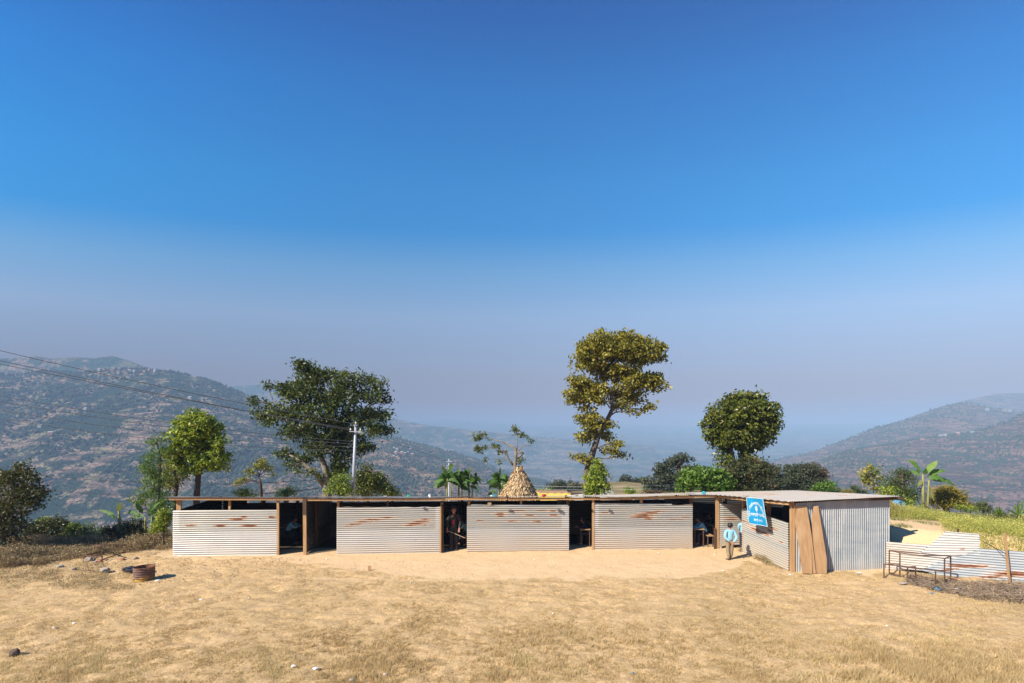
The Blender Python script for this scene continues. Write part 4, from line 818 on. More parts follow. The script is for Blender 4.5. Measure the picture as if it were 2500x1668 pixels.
banana('banana plant with one upright lime leaf by the left shed end', 19.4, [(292, 1278, 290, 1248, .06), (355, 1292, 355, 1262, .05), (372, 1290, 370, 1262, .05)],
       [(290, 1250, 293, 1225, .15, .0, .9), (292, 1276, 238, 1251, .11, .22, .35), (345, 1262, 305, 1258, .12, .18, .2), (350, 1258, 330, 1230, .12, .1, .15), (355, 1262, 316, 1268, .12, .12, .5), (362, 1255, 392, 1228, .11, .1, .45), (365, 1262, 375, 1220, .08, .0, .5), (366, 1265, 385, 1275, .10, .1, .5), (358, 1262, 388, 1256, .12, .14, .2)], 6)
for k, (c0, lb) in enumerate(((1092, 'banana plant in the left half of the clump beside the stalk stack'), (1120, 'tallest banana plant in the middle of the clump'), (1145, 'banana plant with a pale dried flag leaf at the right of the clump'), (1218, 'lone banana plant directly left of the stalk stack'))):
    top = 1160 + (6 if k == 3 else 0); rg = np.random.default_rng(90 + k); bl = []
    for j in range(26):
        a = rg.uniform(-.7, math.pi + .7); L = rg.uniform(20, 40); by = rg.uniform(-4, 26); bl.append((c0 + rg.uniform(-5, 8), top + 5 + by, c0 + math.cos(a) * L, top + 8 + by * .7 - math.sin(a) * L * .75 + rg.uniform(0, 12), rg.uniform(.13, .19), rg.uniform(.05, .3), rg.uniform(.0, .5)))
    bl.append((c0, top, c0 + (-14 if k == 0 else 4), top - 26, .11, .0, .85))
    for j in range(3): bl.append((c0, top + 12, c0 + rg.uniform(-14, 14), top + 40, .06, .02, .97))
    banana(lb, 23.0 + k * .4, [(c0, 1228, c0, top + 8, .055), (c0 + 9, 1228, c0 + 7, top + 14, .04)], bl, 95 + k)
for k, (u, v, hgt, lb) in enumerate(((2440, 1262, 26, 'maize-like plant with pale strap leaves on the crest'), (2488, 1262, 46, 'tall green strap-leaved plant at the right picture edge'), (2236, 1272, 26, 'strap-leaved plant in front of the banana stems'), (2208, 1270, 24, 'strap-leaved clump by the sand mound'))):
    rg = np.random.default_rng(120 + k); D = 20.5 if k > 1 else 22.5; r = thing('strap_plant', lb, 'plant', P(u, v, D)); g = MB()
    for j in range(14):
        a = rg.uniform(.3, 2.85); L = hgt * rg.uniform(.6, 1.1); V, F = blade(P(u, v, D), P(u + math.cos(a) * L * .8, v - math.sin(a) * L, D + rg.uniform(-.3, .3)), .035, .08, rg, 8, .1); g.add(V, F)
    g.build('leaves', LM['fresh'], r, fattrs={'v': rng.uniform(.3, 1, len(g.F))}); MB().tube([(W(u, D), D, min(float(gz(np.array([W(u, D)]), np.array([D]))[0]), Z(v, D)) - .05), P(u, v, D), P(u, v - hgt * .5, D)], [.025, .02, .01], 5).build('stem', M['banana_stem'], r)

# mango tree growing through the stalk stack
plant('mango_tree', 'lopped mango tree with tufted leaves rising from the stalk stack', 'tree', 24, [(1176, 1067, 18, 8), (1165, 1071, 10, 8), (1175, 1096, 15, 9), (1167, 1098, 8, 8), (1203, 1090, 5, 6), (1218, 1105, 6, 5), (1222, 1129, 6, 5), (1235, 1105, 5, 3), (1185, 1124, 5, 4), (1258, 1047, 13, 8), (1266, 1060, 10, 6), (1277, 1062, 10, 7), (1296, 1075, 6, 4), (1273, 1120, 6, 5), (1269, 1130, 3, 3), (1216, 1090, 8, 4)], LM['round'], .17, 'bark_pale',
      [[(1262, 1210, .13), (1262, 1150, .11), (1256, 1138, .10), (1259, 1122, .08), (1260, 1105, .075), (1257, 1095, .07), (1247, 1090, .05), (1225, 1078, .03), (1204, 1073, .02)], [(1256, 1138, .07), (1242, 1124, .055), (1238, 1110, .05), (1222, 1098, .035), (1203, 1085, .02)], [(1260, 1104, .05), (1279, 1106, .045)], [(1262, 1105, .05), (1268, 1098, .03), (1276, 1088, .02), (1298, 1089, .012)], [(1262, 1102, .03), (1263, 1080, .02), (1260, 1060, .015)], [(1262, 1118, .05), (1268, 1115, .05), (1278, 1107, .045)]],
      cov=2.6, csz=.14, per=9, seed=99, aspect=.28, limb=.013, twig=1, up=.1)
# stalk stack: cone of dry maize stalks
sc_ = P(1267, 1283, 24); top_ = P(1264, 1148, 24)
stk = thing('stalk_stack', 'cone-shaped stack of dry maize stalks around the mango tree', 'stack', sc_); hh = top_[2] - sc_[2]; rb = 66 / FP * 24
MB().lathe(sc_, [(rb * 1.02 * (1 - t_) ** .85 + .10 + .06 * math.sin(t_ * 20), t_ * hh) for t_ in np.linspace(0, 1, 16)] + [(0.02, hh)], 28).build('core', M['straw'], stk, True)
n = 8200; t_ = rng.random(n) ** 1.35; a = rng.uniform(0, 2 * np.pi, n); rr = (rb * 1.03 * (1 - t_) ** .85 + .13); c = np.stack([sc_[0] + rr * np.cos(a), sc_[1] + rr * np.sin(a), sc_[2] + t_ * hh], 1)
dn = np.stack([np.cos(a) * .42, np.sin(a) * .42, -np.ones(n)], 1) + rng.normal(size=(n, 3)) * .22; dn /= np.linalg.norm(dn, axis=1)[:, None]; L = rng.uniform(.10, .26, n)[:, None]
sd = np.cross(dn, np.stack([np.cos(a), np.sin(a), 0 * a], 1) + rng.normal(size=(n, 3)) * .5); sd /= np.linalg.norm(sd, axis=1)[:, None]; sd *= rng.uniform(.012, .03, n)[:, None]
out = np.stack([np.cos(a), np.sin(a), 0 * a], 1) * .05
V = np.stack([c - dn * L - sd, c - dn * L + sd, c + dn * L + sd + out, c + dn * L - sd + out], 1).reshape(-1, 3)
mesh('stalks', V, np.arange(4 * n).reshape(n, 4), leafmat('maize_stalk', [(0, (.22, .13, .06)), (.4, (.48, .31, .15)), (1, (.72, .54, .32))], .8, .15), stk, fattrs={'v': rng.random(n)})['kind'] = 'stuff'

# ------------------------------------------------------------------ houses behind
def quad_slab(pts, th=.04):
    V = [np.array(p) for p in pts]; return V + [v - (0, 0, th) for v in V], [(0, 1, 2, 3), (7, 6, 5, 4), (0, 4, 5, 1), (1, 5, 6, 2), (2, 6, 7, 3), (3, 7, 4, 0)]
h1_ = thing('tarpaulin_house', 'low house behind the school roofed with a yellow tarpaulin', 'house', (W(1350, 30), 30, -1))
g = MB(); NX = 16; Vt = []
for j in range(5):
    for i in range(NX + 1):
        u = 1302 + (1393 - 1302) * i / NX; dd = 28 + j * .9; vt = np.interp(i / NX, [0, .3, 1], [1201, 1204.5, 1204.5]); row = 1250 - (1250 - vt) * (j / 4) ** .8
        p = P(u, row, dd); p[2] += .03 * math.sin(i * 2.1 + j); Vt.append(p)
mesh('tarpaulin', Vt, grid_faces(5, NX + 1), M['tarp_yellow'], h1_, True)
MB().box(W(1300, 30), W(1400, 30), 31.8, 34, -1, Z(1206, 31.8)).build('wall', M['mud'], h1_)
h2_ = thing('tiled_house', 'low building with dark tiled roof and white front edge beside the tarpaulin', 'house', (W(1385, 33), 33, -1))
MB().box8([P(1362, 1209, 33), P(1425, 1213, 33), P(1425, 1213, 37), P(1362, 1209, 37), P(1362, 1203, 33), P(1424, 1203.5, 33), P(1424, 1203, 37), P(1362, 1202, 37)]).build('roof', M['thatch'], h2_)
MB().box8([P(1376, 1245, 31), P(1425, 1245, 31), P(1425, 1245, 32.5), P(1376, 1245, 32.5), P(1376, 1211, 31), P(1424, 1206, 31), P(1424, 1206, 32.5), P(1376, 1211, 32.5)]).build('wall', M['white'], h2_)
h3_ = thing('gabled_hut', 'small grey gabled tin hut just above the roof line', 'hut', P(1496, 1215, 40)); g = MB()
ga, gb, gc = P(1482, 1213, 40), P(1508, 1213, 40), P(1496, 1201, 40)
g.add([ga, gb, gc, ga + (0, 4, 0), gb + (0, 4, 0), gc + (0, 4, 0)], [(0, 1, 2), (5, 4, 3), (0, 2, 5, 3), (1, 4, 5, 2)]).build('roof', M['roof_tin'], h3_)
g = MB(); g.box(ga[0] + .1, gb[0] - .1, 40.1, 43.9, -2.5, ga[2]).build('wall', M['white'], h3_)
MB().box(gc[0] + .05, gc[0] + .25, 39.96, 40.02, ga[2] + .05, ga[2] + .22).build('window', M['board'], h3_)
h4_ = thing('white_building', 'long white building with reddish eave spots seen through the gap', 'house', P(1560, 1240, 30)); 
MB().box8([P(1490, 1250, 30), P(1620, 1250, 30), P(1620, 1250, 33), P(1490, 1250, 33), P(1490, 1217, 30), P(1620, 1216, 30), P(1620, 1217, 33), P(1490, 1217, 33)]).build('wall', M['white'], h4_)
for uu in (1524, 1561, 1598): MB().box8([P(uu, 1224, 29.97), P(uu + 10, 1224, 29.97), P(uu + 10, 1224, 29.995), P(uu, 1224, 29.995), P(uu, 1219, 29.97), P(uu + 10, 1219, 29.97), P(uu + 10, 1219, 29.995), P(uu, 1219, 29.995)]).build('window', M['brick'], h4_)
h5 = thing('stick_heap', 'heap of dry branches at the right end of the shed', 'brushwood', G(2180, 1300)); g = MB()
for k in range(150):
    a = P(random.uniform(2160, 2215), random.uniform(1240, 1268), 19.5 + random.uniform(-.4, .4)); d_ = np.array((random.uniform(.2, .6), random.uniform(-.2, .2), random.uniform(-.5, -.1))); g.tube([a - d_, a + d_ * .7], [.008, .005], 4, False)
g.build('branches', M['straw'], h5)
V, F = ico(P(2193, 1236, 19.8), .2, .4, 2, (1.2, .6, 1.1), 5); tag(mesh('blue_tarpaulin', V, F, M['tarp_blue']), 'crumpled blue tarpaulin on the dry branches behind the shed', 'tarpaulin')

# far houses on the slopes
def hillpoint(key, u, v):
    Xh, D, Zh, U, T = HILLS[key]; UU = CX + FP * Xh / D; VV = HY + FP * (CH - Zh) / D; d = (UU - u) ** 2 + ((VV - v) * 2) ** 2 + np.where(T > 1, 1e9, 0); i = np.unravel_index(np.argmin(d), d.shape); return np.array((Xh[i], D[i], Zh[i]))
FH = []
def far_house(c, w, rot, kind, label, group):
    nm = 'far_house'
    key = (kind,)
    for k_, o_ in FH:
        if k_ == key:
            r = o_.copy(); COL.objects.link(r)
            for ch in o_.children: c2 = ch.copy(); COL.objects.link(c2); c2.parent = r
            break
    else:
        r = thing(nm, label, 'house'); 
        MB().box(-.5, .5, -.35, .35, -.3, .42).build('wall', (M['far_wall'], M['mud'], M['brick'])[kind], r)
        MB().add([(-.56, -.42, .40), (.56, -.42, .40), (.56, 0, .68), (-.56, 0, .68), (.56, .42, .40), (-.56, .42, .40)], [(0, 1, 2, 3), (3, 2, 4, 5), (0, 3, 5), (1, 4, 2)]).build('roof', (M['roof_tin'], M['thatch'], M['roof_tin'])[kind], r); FH.append((key, r))
    r.location = Vector([float(q) for q in c]); r.scale = (w, w, w); r.rotation_euler = (0, 0, rot); tag(r, label, 'house', group); return r
for k in range(12):
    u = 240 + k * 16 + random.uniform(-6, 6); far_house(hillpoint('hills1', u, 903 + random.uniform(0, 7)) + (0, -3, 1.5), random.uniform(5, 8), random.uniform(-.5, .5), k % 3, 'tiny house in the village along the left mountain ridge', 'ridge village houses')
for k in range(12):
    u = random.uniform(60, 560); far_house(hillpoint('hills1', u, random.uniform(950, 1080)) + (0, -3, 2), random.uniform(4, 6.5), random.uniform(-.5, .5), k % 3, 'tiny farmhouse among the terraces of the left mountain', 'left mountain farmhouses')
for k in range(14):
    u = 962 + random.uniform(0, 46); far_house(hillpoint('hills2', u, 1096 + random.uniform(0, 26)) + (0, -3, 2), random.uniform(3.5, 5.5), random.uniform(-.5, .5), (0, 2, 1)[k % 3], 'tiny house in the cluster on the terraced spur right of the big tree', 'spur village houses')
for k, (u, v, kk, lb) in enumerate(((2248, 1071, 1, 'ochre farmhouse beside a dark tree on the right ridge'), (2292, 1064, 0, 'long pale house on the right ridge'), (2304, 1063, 0, 'second pale house just right of the long one on the ridge'), (2334, 1059, 2, 'red walled house with tin roof on the right ridge'), (2370, 1056, 0, 'pale house farther up the right ridge'))):
    far_house(hillpoint('hills3', u, v + 3) + (0, -3, 1.5), 5, random.uniform(-.3, .3), kk, lb, 'right ridge houses')
for k, (u, v, kk, lb) in enumerate(((2463, 1004, 0, 'white house near the top of the second right ridge'), (2448, 1003, 2, 'small red house left of the white one on the second ridge'), (2406, 1000, 0, 'grey house below the crest of the second ridge'))):
    far_house(hillpoint('hills4', u, v + 3) + (0, -4, 2), 7, random.uniform(-.3, .3), kk, lb, 'second ridge houses')

# ------------------------------------------------------------------ power poles and wires
pole = thing('power_pole', 'tall pale steel power pole with a short crossarm behind the shed', 'pole', (W(861, 23.5), 23.5, -.2))
MB().tube([P(861, 1262, 23.5), P(864, 1150, 23.5), P(868.5, 1037, 23.5)], [.098, .083, .058], 14).build('pole_shaft', M['steel_pole'], pole, True)
MB().bar(P(853, 1053.5, 23.35), P(883, 1055, 23.35), .045, .04).build('crossarm', M['steel_pole'], pole)
MB().bar(P(863, 1038, 23.4), P(874, 1038, 23.4), .05, .03).build('top_bracket', M['steel_pole'], pole)
for (u, v) in ((856, 1050), (880, 1051), (868.5, 1034)): MB().lathe(P(u, v + 1, 23.35), [(.03, 0), (.045, .03), (.03, .05), (.042, .08), (.02, .11)], 8).build('insulator', M['white'], pole)
pole2 = thing('power_pole', 'distant grey power pole above the banana clump', 'pole', P(1095, 1160, 60))
MB().tube([(W(1095, 60), 60, float(gz(np.array([W(1095, 60)]), np.array([60.]))[0]) - .3), P(1096, 1121, 60)], [.13, .08], 8).build('pole_shaft', M['steel_pole'], pole2, True); MB().bar(P(1089, 1127, 59.9), P(1103, 1127, 59.9), .12).build('crossarm', M['steel_pole'], pole2); MB().bar(P(1090, 1137, 59.9), P(1105, 1138, 59.9), .12).build('brace', M['steel_pole'], pole2)
def wire(label, pts, r=.017, mat='wire', grp='overhead power wires'):
    # quadratic through the given points in plan depth order
    us = np.array([p[0] for p in pts], float); vs_ = np.array([p[1] for p in pts], float); ds = np.array([p[2] for p in pts], float); cu_ = np.polyfit(us, vs_, min(2, len(us) - 1)); cd = np.polyfit(us, ds, 1)
    uu = np.linspace(us[0], us[-1], 40); g = MB().tube([P(u, np.polyval(cu_, u), np.polyval(cd, u)) for u in uu], r, 5); o = g.build('power_wire', M[mat]); tag(o, label, 'wire', grp)
wire('topmost overhead wire running down from the left picture edge', [(-600, 700, 26), (0, 852, 25.5), (450, 961, 24.5), (868, 1034, 23.4)])
wire('upper of the two close wires below the topmost wire', [(-600, 745, 26), (0, 876, 25.5), (400, 969, 24.5), (856, 1049, 23.4)])
wire('lower of the two close wires below the topmost wire', [(-600, 760, 26.5), (0, 885, 26), (400, 971, 25), (880, 1050, 23.6)])
for k, (v0, v1, v2, lb) in enumerate(((964, 1035, 1078, 'highest of the four lower parallel wires'), (979, 1045, 1084, 'second of the four lower parallel wires'), (1001, 1060, 1092, 'third of the four lower parallel wires'), (1022, 1076, 1100, 'lowest of the four lower parallel wires'))):
    wire(lb, [(-400, v0 - 82, 28), (0, v0, 27), (420, v1, 26), (866, v2, 23.6)], .014)
wire('upper thin wire crossing low behind the left edge tree', [(-300, 1098, 30), (95, 1154, 29), (335, 1178, 28), (600, 1188, 26), (864, 1160, 23.7)], .014)
wire('lower thin wire crossing low behind the left edge tree', [(-300, 1120, 30), (95, 1181, 29), (335, 1214, 28), (600, 1218, 26), (864, 1175, 23.7)], .014)
wire('thin wire descending right from the pole to the distant pole', [(880, 1052, 23.6), (960, 1080, 35), (1095, 1127, 59.8)], .012)
for k, (a, b, c_) in enumerate((((1103, 1170), (1300, 1187), (1500, 1189)), ((1103, 1178), (1300, 1194), (1500, 1197)))):
    wire(('upper' if k == 0 else 'lower') + ' pale wire stretched low above the school roof', [(a[0], a[1], 32), (b[0], b[1], 32), (c_[0], c_[1], 32), (1640, c_[1] - 8, 32), (1760, c_[1] - 14, 32)], .010, 'wire_pale', 'pale wires')

# ------------------------------------------------------------------ things on the roof
def item(name, u, v, D, r, sq, mat, label, cat, seed): crumple(name, P(u, v, D), r, sq, mat, label, cat, seed)
item('plastic_bag', 997, 1211.5, 17.2, .055, (1.2, 1, .8), M['green_plastic'], 'green plastic bag on the roof right of the pole', 'bag', 1)
item('plastic_bag', 1049, 1211, 17.3, .05, (1, 1, 1.2), M['silverbag'] if 'silverbag' in M else M['paper'], 'pale crumpled bag on the roof above the second wall panel', 'bag', 2)
item('plastic_ball', 1206, 1210.5, 17.3, .05, (1, 1, .8), M['teal_plastic'], 'small blue ball on the roof left of the stalk stack', 'ball', 3)
item('paper_scrap', 1200, 1211, 17.3, .04, (1, 1, .8), M['paper'], 'pale scrap beside the small blue ball on the roof', 'scrap', 4)
item('cloth_rag', 1328, 1210.5, 17.4, .07, (1.2, 1, .8), M['cloth_red'], 'red and white rag on the roof before the tarpaulin', 'rag', 5)
item('teal_ball', 1717.5, 1204, 18.2, .07, (1, 1, .9), M['teal_plastic'], 'teal ball on the roof above the fourth doorway', 'ball', 6)
for k, (u, v, lb) in enumerate(((1407, 1209.5, 'pale stone on the roof left of the tall tree'), (1452, 1209, 'flat stone on the roof under the cone bush'), (940, 1212.5, 'flat wooden offcut stone on the roof near the pole'))): item('stone', u, v, 17.5, .055, (1.4, 1, .6), M['stone'], lb, 'stone', 10 + k)

# ------------------------------------------------------------------ small ground things
def flat_scrap(label, u, v, r, mat, seed, name='paper_scrap', cat='litter', grp='litter on the grass', thick=.012):
    rr = random.Random(seed); c = G(u, v); n = 7; a0 = rr.uniform(0, 6); ring = [(c[0] + r * rr.uniform(.6, 1.2) * math.cos(a0 + k * 6.283 / n), c[1] + r * rr.uniform(.5, 1.0) * math.sin(a0 + k * 6.283 / n), .02 + rr.uniform(0, r * .5)) for k in range(n)]
    ct = (c[0], c[1], .03 + r * .35); V = ring + [ct] + [(x, y, z - thick) for (x, y, z) in ring] + [(ct[0], ct[1], ct[2] - thick)]
    F = [(k, (k + 1) % n, n) for k in range(n)] + [((k + 1) % n + n + 1, k + n + 1, 2 * n + 1) for k in range(n)] + [(k, k + n + 1, (k + 1) % n + n + 1, (k + 1) % n) for k in range(n)]
    return tag(mesh(name, V, F, mat), label, cat, grp)
litter = [(181, 1524, .05, 'white scrap on the grass at lower left'), (133, 1535, .05, 'white scrap left of another at lower left'), (490, 1466, .05, 'curled white scrap in mid grass below the drum'), (607, 1462, .035, 'tiny pale scrap right of the curled one'), (717, 1629, .06, 'grey white scrap near the bottom edge'), (770, 1635, .07, 'long white scrap near the bottom edge'), (384, 1420, .09, 'crumpled white paper at the right foot of the drum'),
          (1744, 1355, .05, 'white scrap on sand left of the boy'), (1821, 1370, .035, 'white dot scrap on sand right of the boy'), (1608, 1352, .06, 'thin white scrap on the sand before the fourth panel'), (1766, 1395, .045, 'white scrap on the sand below the boy'), (1342, 1354, .045, 'white scrap on the sand before the third panel'), (1304, 1368, .045, 'bright white scrap in the middle of the sand'), (1928, 1405, .07, 'white lump in front of the shed corner'),
          (2336, 1441, .10, 'white paper on the litter in front of the fence'), (2290, 1443, .16, 'long bluish strip of plastic on the litter'), (2205, 1428, .18, 'grey sack scrap by the desk frame'), (2098, 1401, .09, 'pale stone-like scrap before the shed'), (1003, 1424, .05, 'white scrap at the sand edge below the second panel'), (798, 1366, .05, 'pale scrap on the sand near the partition'), (2328, 1417, .16, 'pink plastic scrap under the fence'), (2335, 1602, .05, 'white scrap on the grass at lower right'),
          (2275, 1450, .06, 'blue plastic bit below the desk frame'), (1545, 1645, .03, 'tiny bluish scrap at the bottom middle'), (940, 1650, .05, 'white scrap close to the bottom edge left of centre'), (2165, 1530, .03, 'tiny white scrap in the right grass'), (1350, 1500, .03, 'tiny pale scrap in the centre grass')]
for k, (u, v, r, lb) in enumerate(litter):
    r *= .75
    mt = M['paper']
    if 'blu' in lb: mt = M['tarp_blue']
    if 'pink' in lb: mt = M['brick']
    if 'grey sack' in lb: mt = M['stone']
    flat_scrap(lb, u, v, r, mt, k)
stones = [(217, 1371, .17, 'stone', 'pale block stone under the left bench frame'), (232, 1375, .09, 'stone', 'small pale stone right of the block stone'), (244, 1372, .10, 'brick', 'broken red brick under the bench frame leg'), (147, 1388, .14, 'stone', 'grey stone in the left grass'), (180, 1392, .10, 'stone', 'pale stone right of the grey one in the left grass'), (257, 1397, .17, 'stone', 'flat tan stone left of the drum'), (299, 1368, .10, 'brick', 'red brick piece between bench frame and shed'), (331, 1365, .09, 'stone', 'pale stone near the shed corner'), (376, 1355, .07, 'stone', 'small white stone at the shed corner'), (36, 1600, .10, 'stone_dark', 'upright dark stone at the lower left edge'), (858, 1664, .06, 'stone', 'small stone cut by the bottom edge')]
for k, (u, v, r, m, lb) in enumerate(stones): tag(crumple('stone', G(u, v) + (0, 0, r * .35), r * .72, (1.2, .9, .75 if m != 'stone_dark' else 1.5), M[m], lb, 'stone', 200 + k, .18), lb, 'stone', 'stones in the yard')
# loose pebbles and bits by the left shed end: uncountable
n = 420; uu = rng.uniform(200, 760, n); vv = 1362 + rng.random(n) ** 1.5 * 60 + (uu < 400) * rng.uniform(0, 20, n); D = FP * CH / (vv - HY); V, F = octa(np.stack([(uu - CX) / FP * D, D, 0 * D + .01], 1), rng.uniform(.008, .028, n)); tag(mesh('gravel', V, F, M['stone']), 'scattered small pale stones near the left end of the shed', 'gravel', kind='stuff')
n = 500; uu = rng.uniform(700, 2160, n); vv = 1348 + rng.random(n) * 75; D = FP * CH / (vv - HY); V, F = octa(np.stack([(uu - CX) / FP * D, D, 0 * D + .006], 1), rng.uniform(.004, .014, n)); tag(mesh('crumbs', V, F, M['stone_dark']), 'dark crumbs of soil scattered over the sandy yard', 'soil crumbs', kind='stuff')
stump = thing('wooden_peg', 'short wooden peg standing in the sand before the second panel', 'peg', G(901, 1393)); MB().bar(G(901, 1393) - (0, 0, .05), G(901, 1393) + (.01, 0, .15), .075, .04, up=(0, 1, 0)).build('peg_body', M['wood'], stump)
g = MB(); st_ = []
for k in range(1500):
    u = random.uniform(2215, 2560); t_ = random.random(); v = np.interp(u, [2215, 2300, 2400, 2560], [1405, 1418, 1426, 1440]) + t_ * np.interp(u, [2215, 2300, 2400, 2560], [22, 30, 42, 46]); c = G(u, v); hgt = random.random() * (.22 if u > 2390 else .10)
    a = random.uniform(0, 6.28); L = random.uniform(.05, .22); d_ = np.array((math.cos(a) * L, math.sin(a) * L, random.uniform(-.05, .10))); g.tube([c + (0, 0, hgt) - d_, c + (0, 0, hgt) + d_], [.007, .004], 3, False)
g2 = g.build('dry_twigs', simple('grey_brown_twigs', (.34, .25, .17), (.12, .085, .06), 3, .9)); tag(g2, 'heap of dry twigs and litter along the foot of the tin fence', 'twigs', kind='stuff')

# ------------------------------------------------------------------ grass, weeds
def blades(C, h, w, rg, lean=.6):
    n = len(C); a = rg.uniform(0, 2 * np.pi, n); s = np.stack([np.cos(a), np.sin(a), 0 * a], 1) * (w[:, None] / 2); b = rg.uniform(0, 2 * np.pi, n); ln = rg.uniform(.1, 1, n) * lean
    tip = C + np.stack([np.cos(b) * ln, np.sin(b) * ln, np.ones(n)], 1) * h[:, None]
    return np.stack([C - s, C + s, tip], 1).reshape(-1, 3), np.arange(3 * n).reshape(n, 3)
rg = np.random.default_rng(77); NTF = 62000
vv = rg.uniform(1345, 1690, NTF); D = FP * CH / (vv - HY) ; uu = rg.uniform(-60, 2560, NTF); X_ = (uu - CX) / FP * D
dens = .55 * fbm(X_ * 1.4, D * 1.4, 4) + .45 * fbm(X_ * 5.5, D * 6.5, 2); bb = bare(X_, D); keep = (rg.random(NTF) < np.clip((dens - .40) * 7, .06, 1)) & (rg.random(NTF) > bb * 1.3) & ~((uu > 2150) & (vv < 1400)) & ~((uu < 2170) & (uu > 1925) & (vv < 1392))
X_, D, uu, vv, dens = X_[keep], D[keep], uu[keep], vv[keep], dens[keep]; n = len(X_)
per = 9; Xr = np.repeat(X_, per) + rg.normal(size=n * per) * .032; Dr = np.repeat(D, per) + rg.normal(size=n * per) * .026; tn = np.repeat(rg.uniform(-.24, .16, n), per); ur = np.repeat(uu, per); vr_ = np.repeat(vv, per)
tall = .028 + .055 * smooth01((vr_ - 1520) / 140) * smooth01((ur - 1500) / 600) + .016 * smooth01((vr_ - 1500) / 150)
big = fbm(Xr * .8 + 31, Dr * .8, 3); h = tall * rg.uniform(.4, 1.5, n * per) * (0.6 + 1.0 * np.clip((big - .4) * 3, 0, 1)); w = np.full(n * per, .009) + .003 * rg.random(n * per)
V, F = blades(np.stack([Xr, Dr, gz(Xr, Dr)], 1), h, w, rg, .9); gr = fbm(Xr * .9 + 8, Dr * 1.3 + 3, 4) + .12 * smooth01((ur - 1700) / 700) + .08 * smooth01((500 - ur) / 400)
v = np.clip(rg.uniform(.2, .66, n * per) + tn + np.where(gr > .66, .32, 0) * rg.random(n * per), 0, 1)
tag(mesh('dry_grass', V, F, LM['grass'], fattrs={'v': v}), 'short trampled dry grass covering the foreground yard', 'grass', kind='stuff')
def mass(name, label, cat, N, region, mat, hmin, hmax, lf, seed, zoff=0, stems=True, vlo=0, vhi=1):
    rg = np.random.default_rng(seed); u, D = region(rg, N); X_ = (u - CX) / FP * D; n = len(X_); z = gz(X_, D); hc = fbm(X_ * 1.1 + seed, D * 1.1, 3); H = (hmin + (hmax - hmin) * np.clip((hc - .3) * 2.2, 0, 1))
    V1, F1 = blades(np.stack([X_, D, z], 1), H * rg.uniform(.6, 1.1, n), np.full(n, .012), rg, .5)
    k = 4; C = np.repeat(np.stack([X_, D, z], 1), k, 0); Hh = np.repeat(H, k); C[:, 2] += Hh * rg.uniform(.15, 1.05, n * k); C[:, :2] += rg.normal(size=(n * k, 2)) * .07
    V2, F2, v2 = leaves(C, lf, .2, .4, rg, vlo + .1 * rg.random(n * k), vhi - vlo)
    V = np.concatenate([V1, V2]); F = [tuple(f) for f in F1] 
    F2 = F2 + len(V1); T2 = np.concatenate([F2[:, [0, 1, 2]], F2[:, [0, 2, 3]]]); Fall = np.concatenate([F1, T2]); va = np.concatenate([rg.random(n) * .6, v2, v2])
    return tag(mesh(name, V, Fall, mat, fattrs={'v': va}), label, cat, kind='stuff')
def reg_left(rg, N):
    u = rg.uniform(-80, 425, N); v = rg.uniform(1296, 1408, N); top = np.interp(u, [0, 150, 250, 420], [1318, 1325, 1318, 1286]); bot = np.interp(u, [-80, 0, 150, 250, 330, 420], [1392, 1394, 1374, 1352, 1346, 1338]) + 16 * (fbm(u * .02, v * .02, 2) - .5)
    k = (v > top) & (v < bot); return u[k], FP * CH / (v[k] - HY)
mass('dry_weeds', 'tangle of dry brown weeds along the left edge of the yard', 'weeds', 26000, reg_left, LM['weeds'], .12, .55, .055, 3, vhi=.95)
def reg_lg(rg, N):
    u = rg.uniform(-60, 330, N); v = rg.uniform(1375, 1440, N); k = rg.random(N) < smooth01((fbm(u * .03, v * .06, 3) - .38) * 6); return u[k], FP * CH / (v[k] - HY)
mass('green_weeds', 'low greenish weeds in front of the dry weeds at left', 'weeds', 4500, reg_lg, LM['weeds'], .02, .09, .03, 4, vlo=.5)
def reg_must(rg, N):
    D = rg.uniform(13.2, 25.5, N); x = rg.uniform(12.6, 32, N); u = CX + FP * x / D
    md = smooth01((x - 11.9) / .8) * smooth01((15.7 - x) / 1.2) * smooth01((D - 15.6) / .8) * smooth01((19.9 - D + (15.3 - x) * .5) / 1.2)
    fy = 15.3 - (x - 12.15) * .483; k = (D > fy + .45) & (u < 2620) & (u > 2150) & (rg.random(N) > md * 1.6) & ~((u < 2300) & (D < 18.3)); return u[k], D[k]
mass('mustard_field', 'yellow green mustard weeds covering the slope behind the tin fence', 'field', 75000, reg_must, LM['mustard'], .22, .58, .05, 6)
def reg_sprig(rg, N):
    x = rg.uniform(12.3, 15.6, N); D = rg.uniform(16.5, 20, N); k = fbm(x * 2.2, D * 2.2, 3) > .60; return (CX + FP * x / D)[k], D[k]
mass('sprigs', 'small green sprigs growing on the sand mound', 'weeds', 2500, reg_sprig, LM['fresh'], .03, .12, .04, 9, vhi=.5)
def reg_wall(rg, N):
    y = rg.uniform(15.2, 17.9, N); x = SX - .06 - np.abs(rg.normal(size=N)) * .12; k = fbm(y * 3, x * 3, 2) > .5; return (CX + FP * x / y)[k], y[k]
mass('wall_weeds', 'dry weeds growing along the foot of the sign wall', 'weeds', 1500, reg_wall, LM['weeds'], .05, .22, .035, 10, vlo=.4)

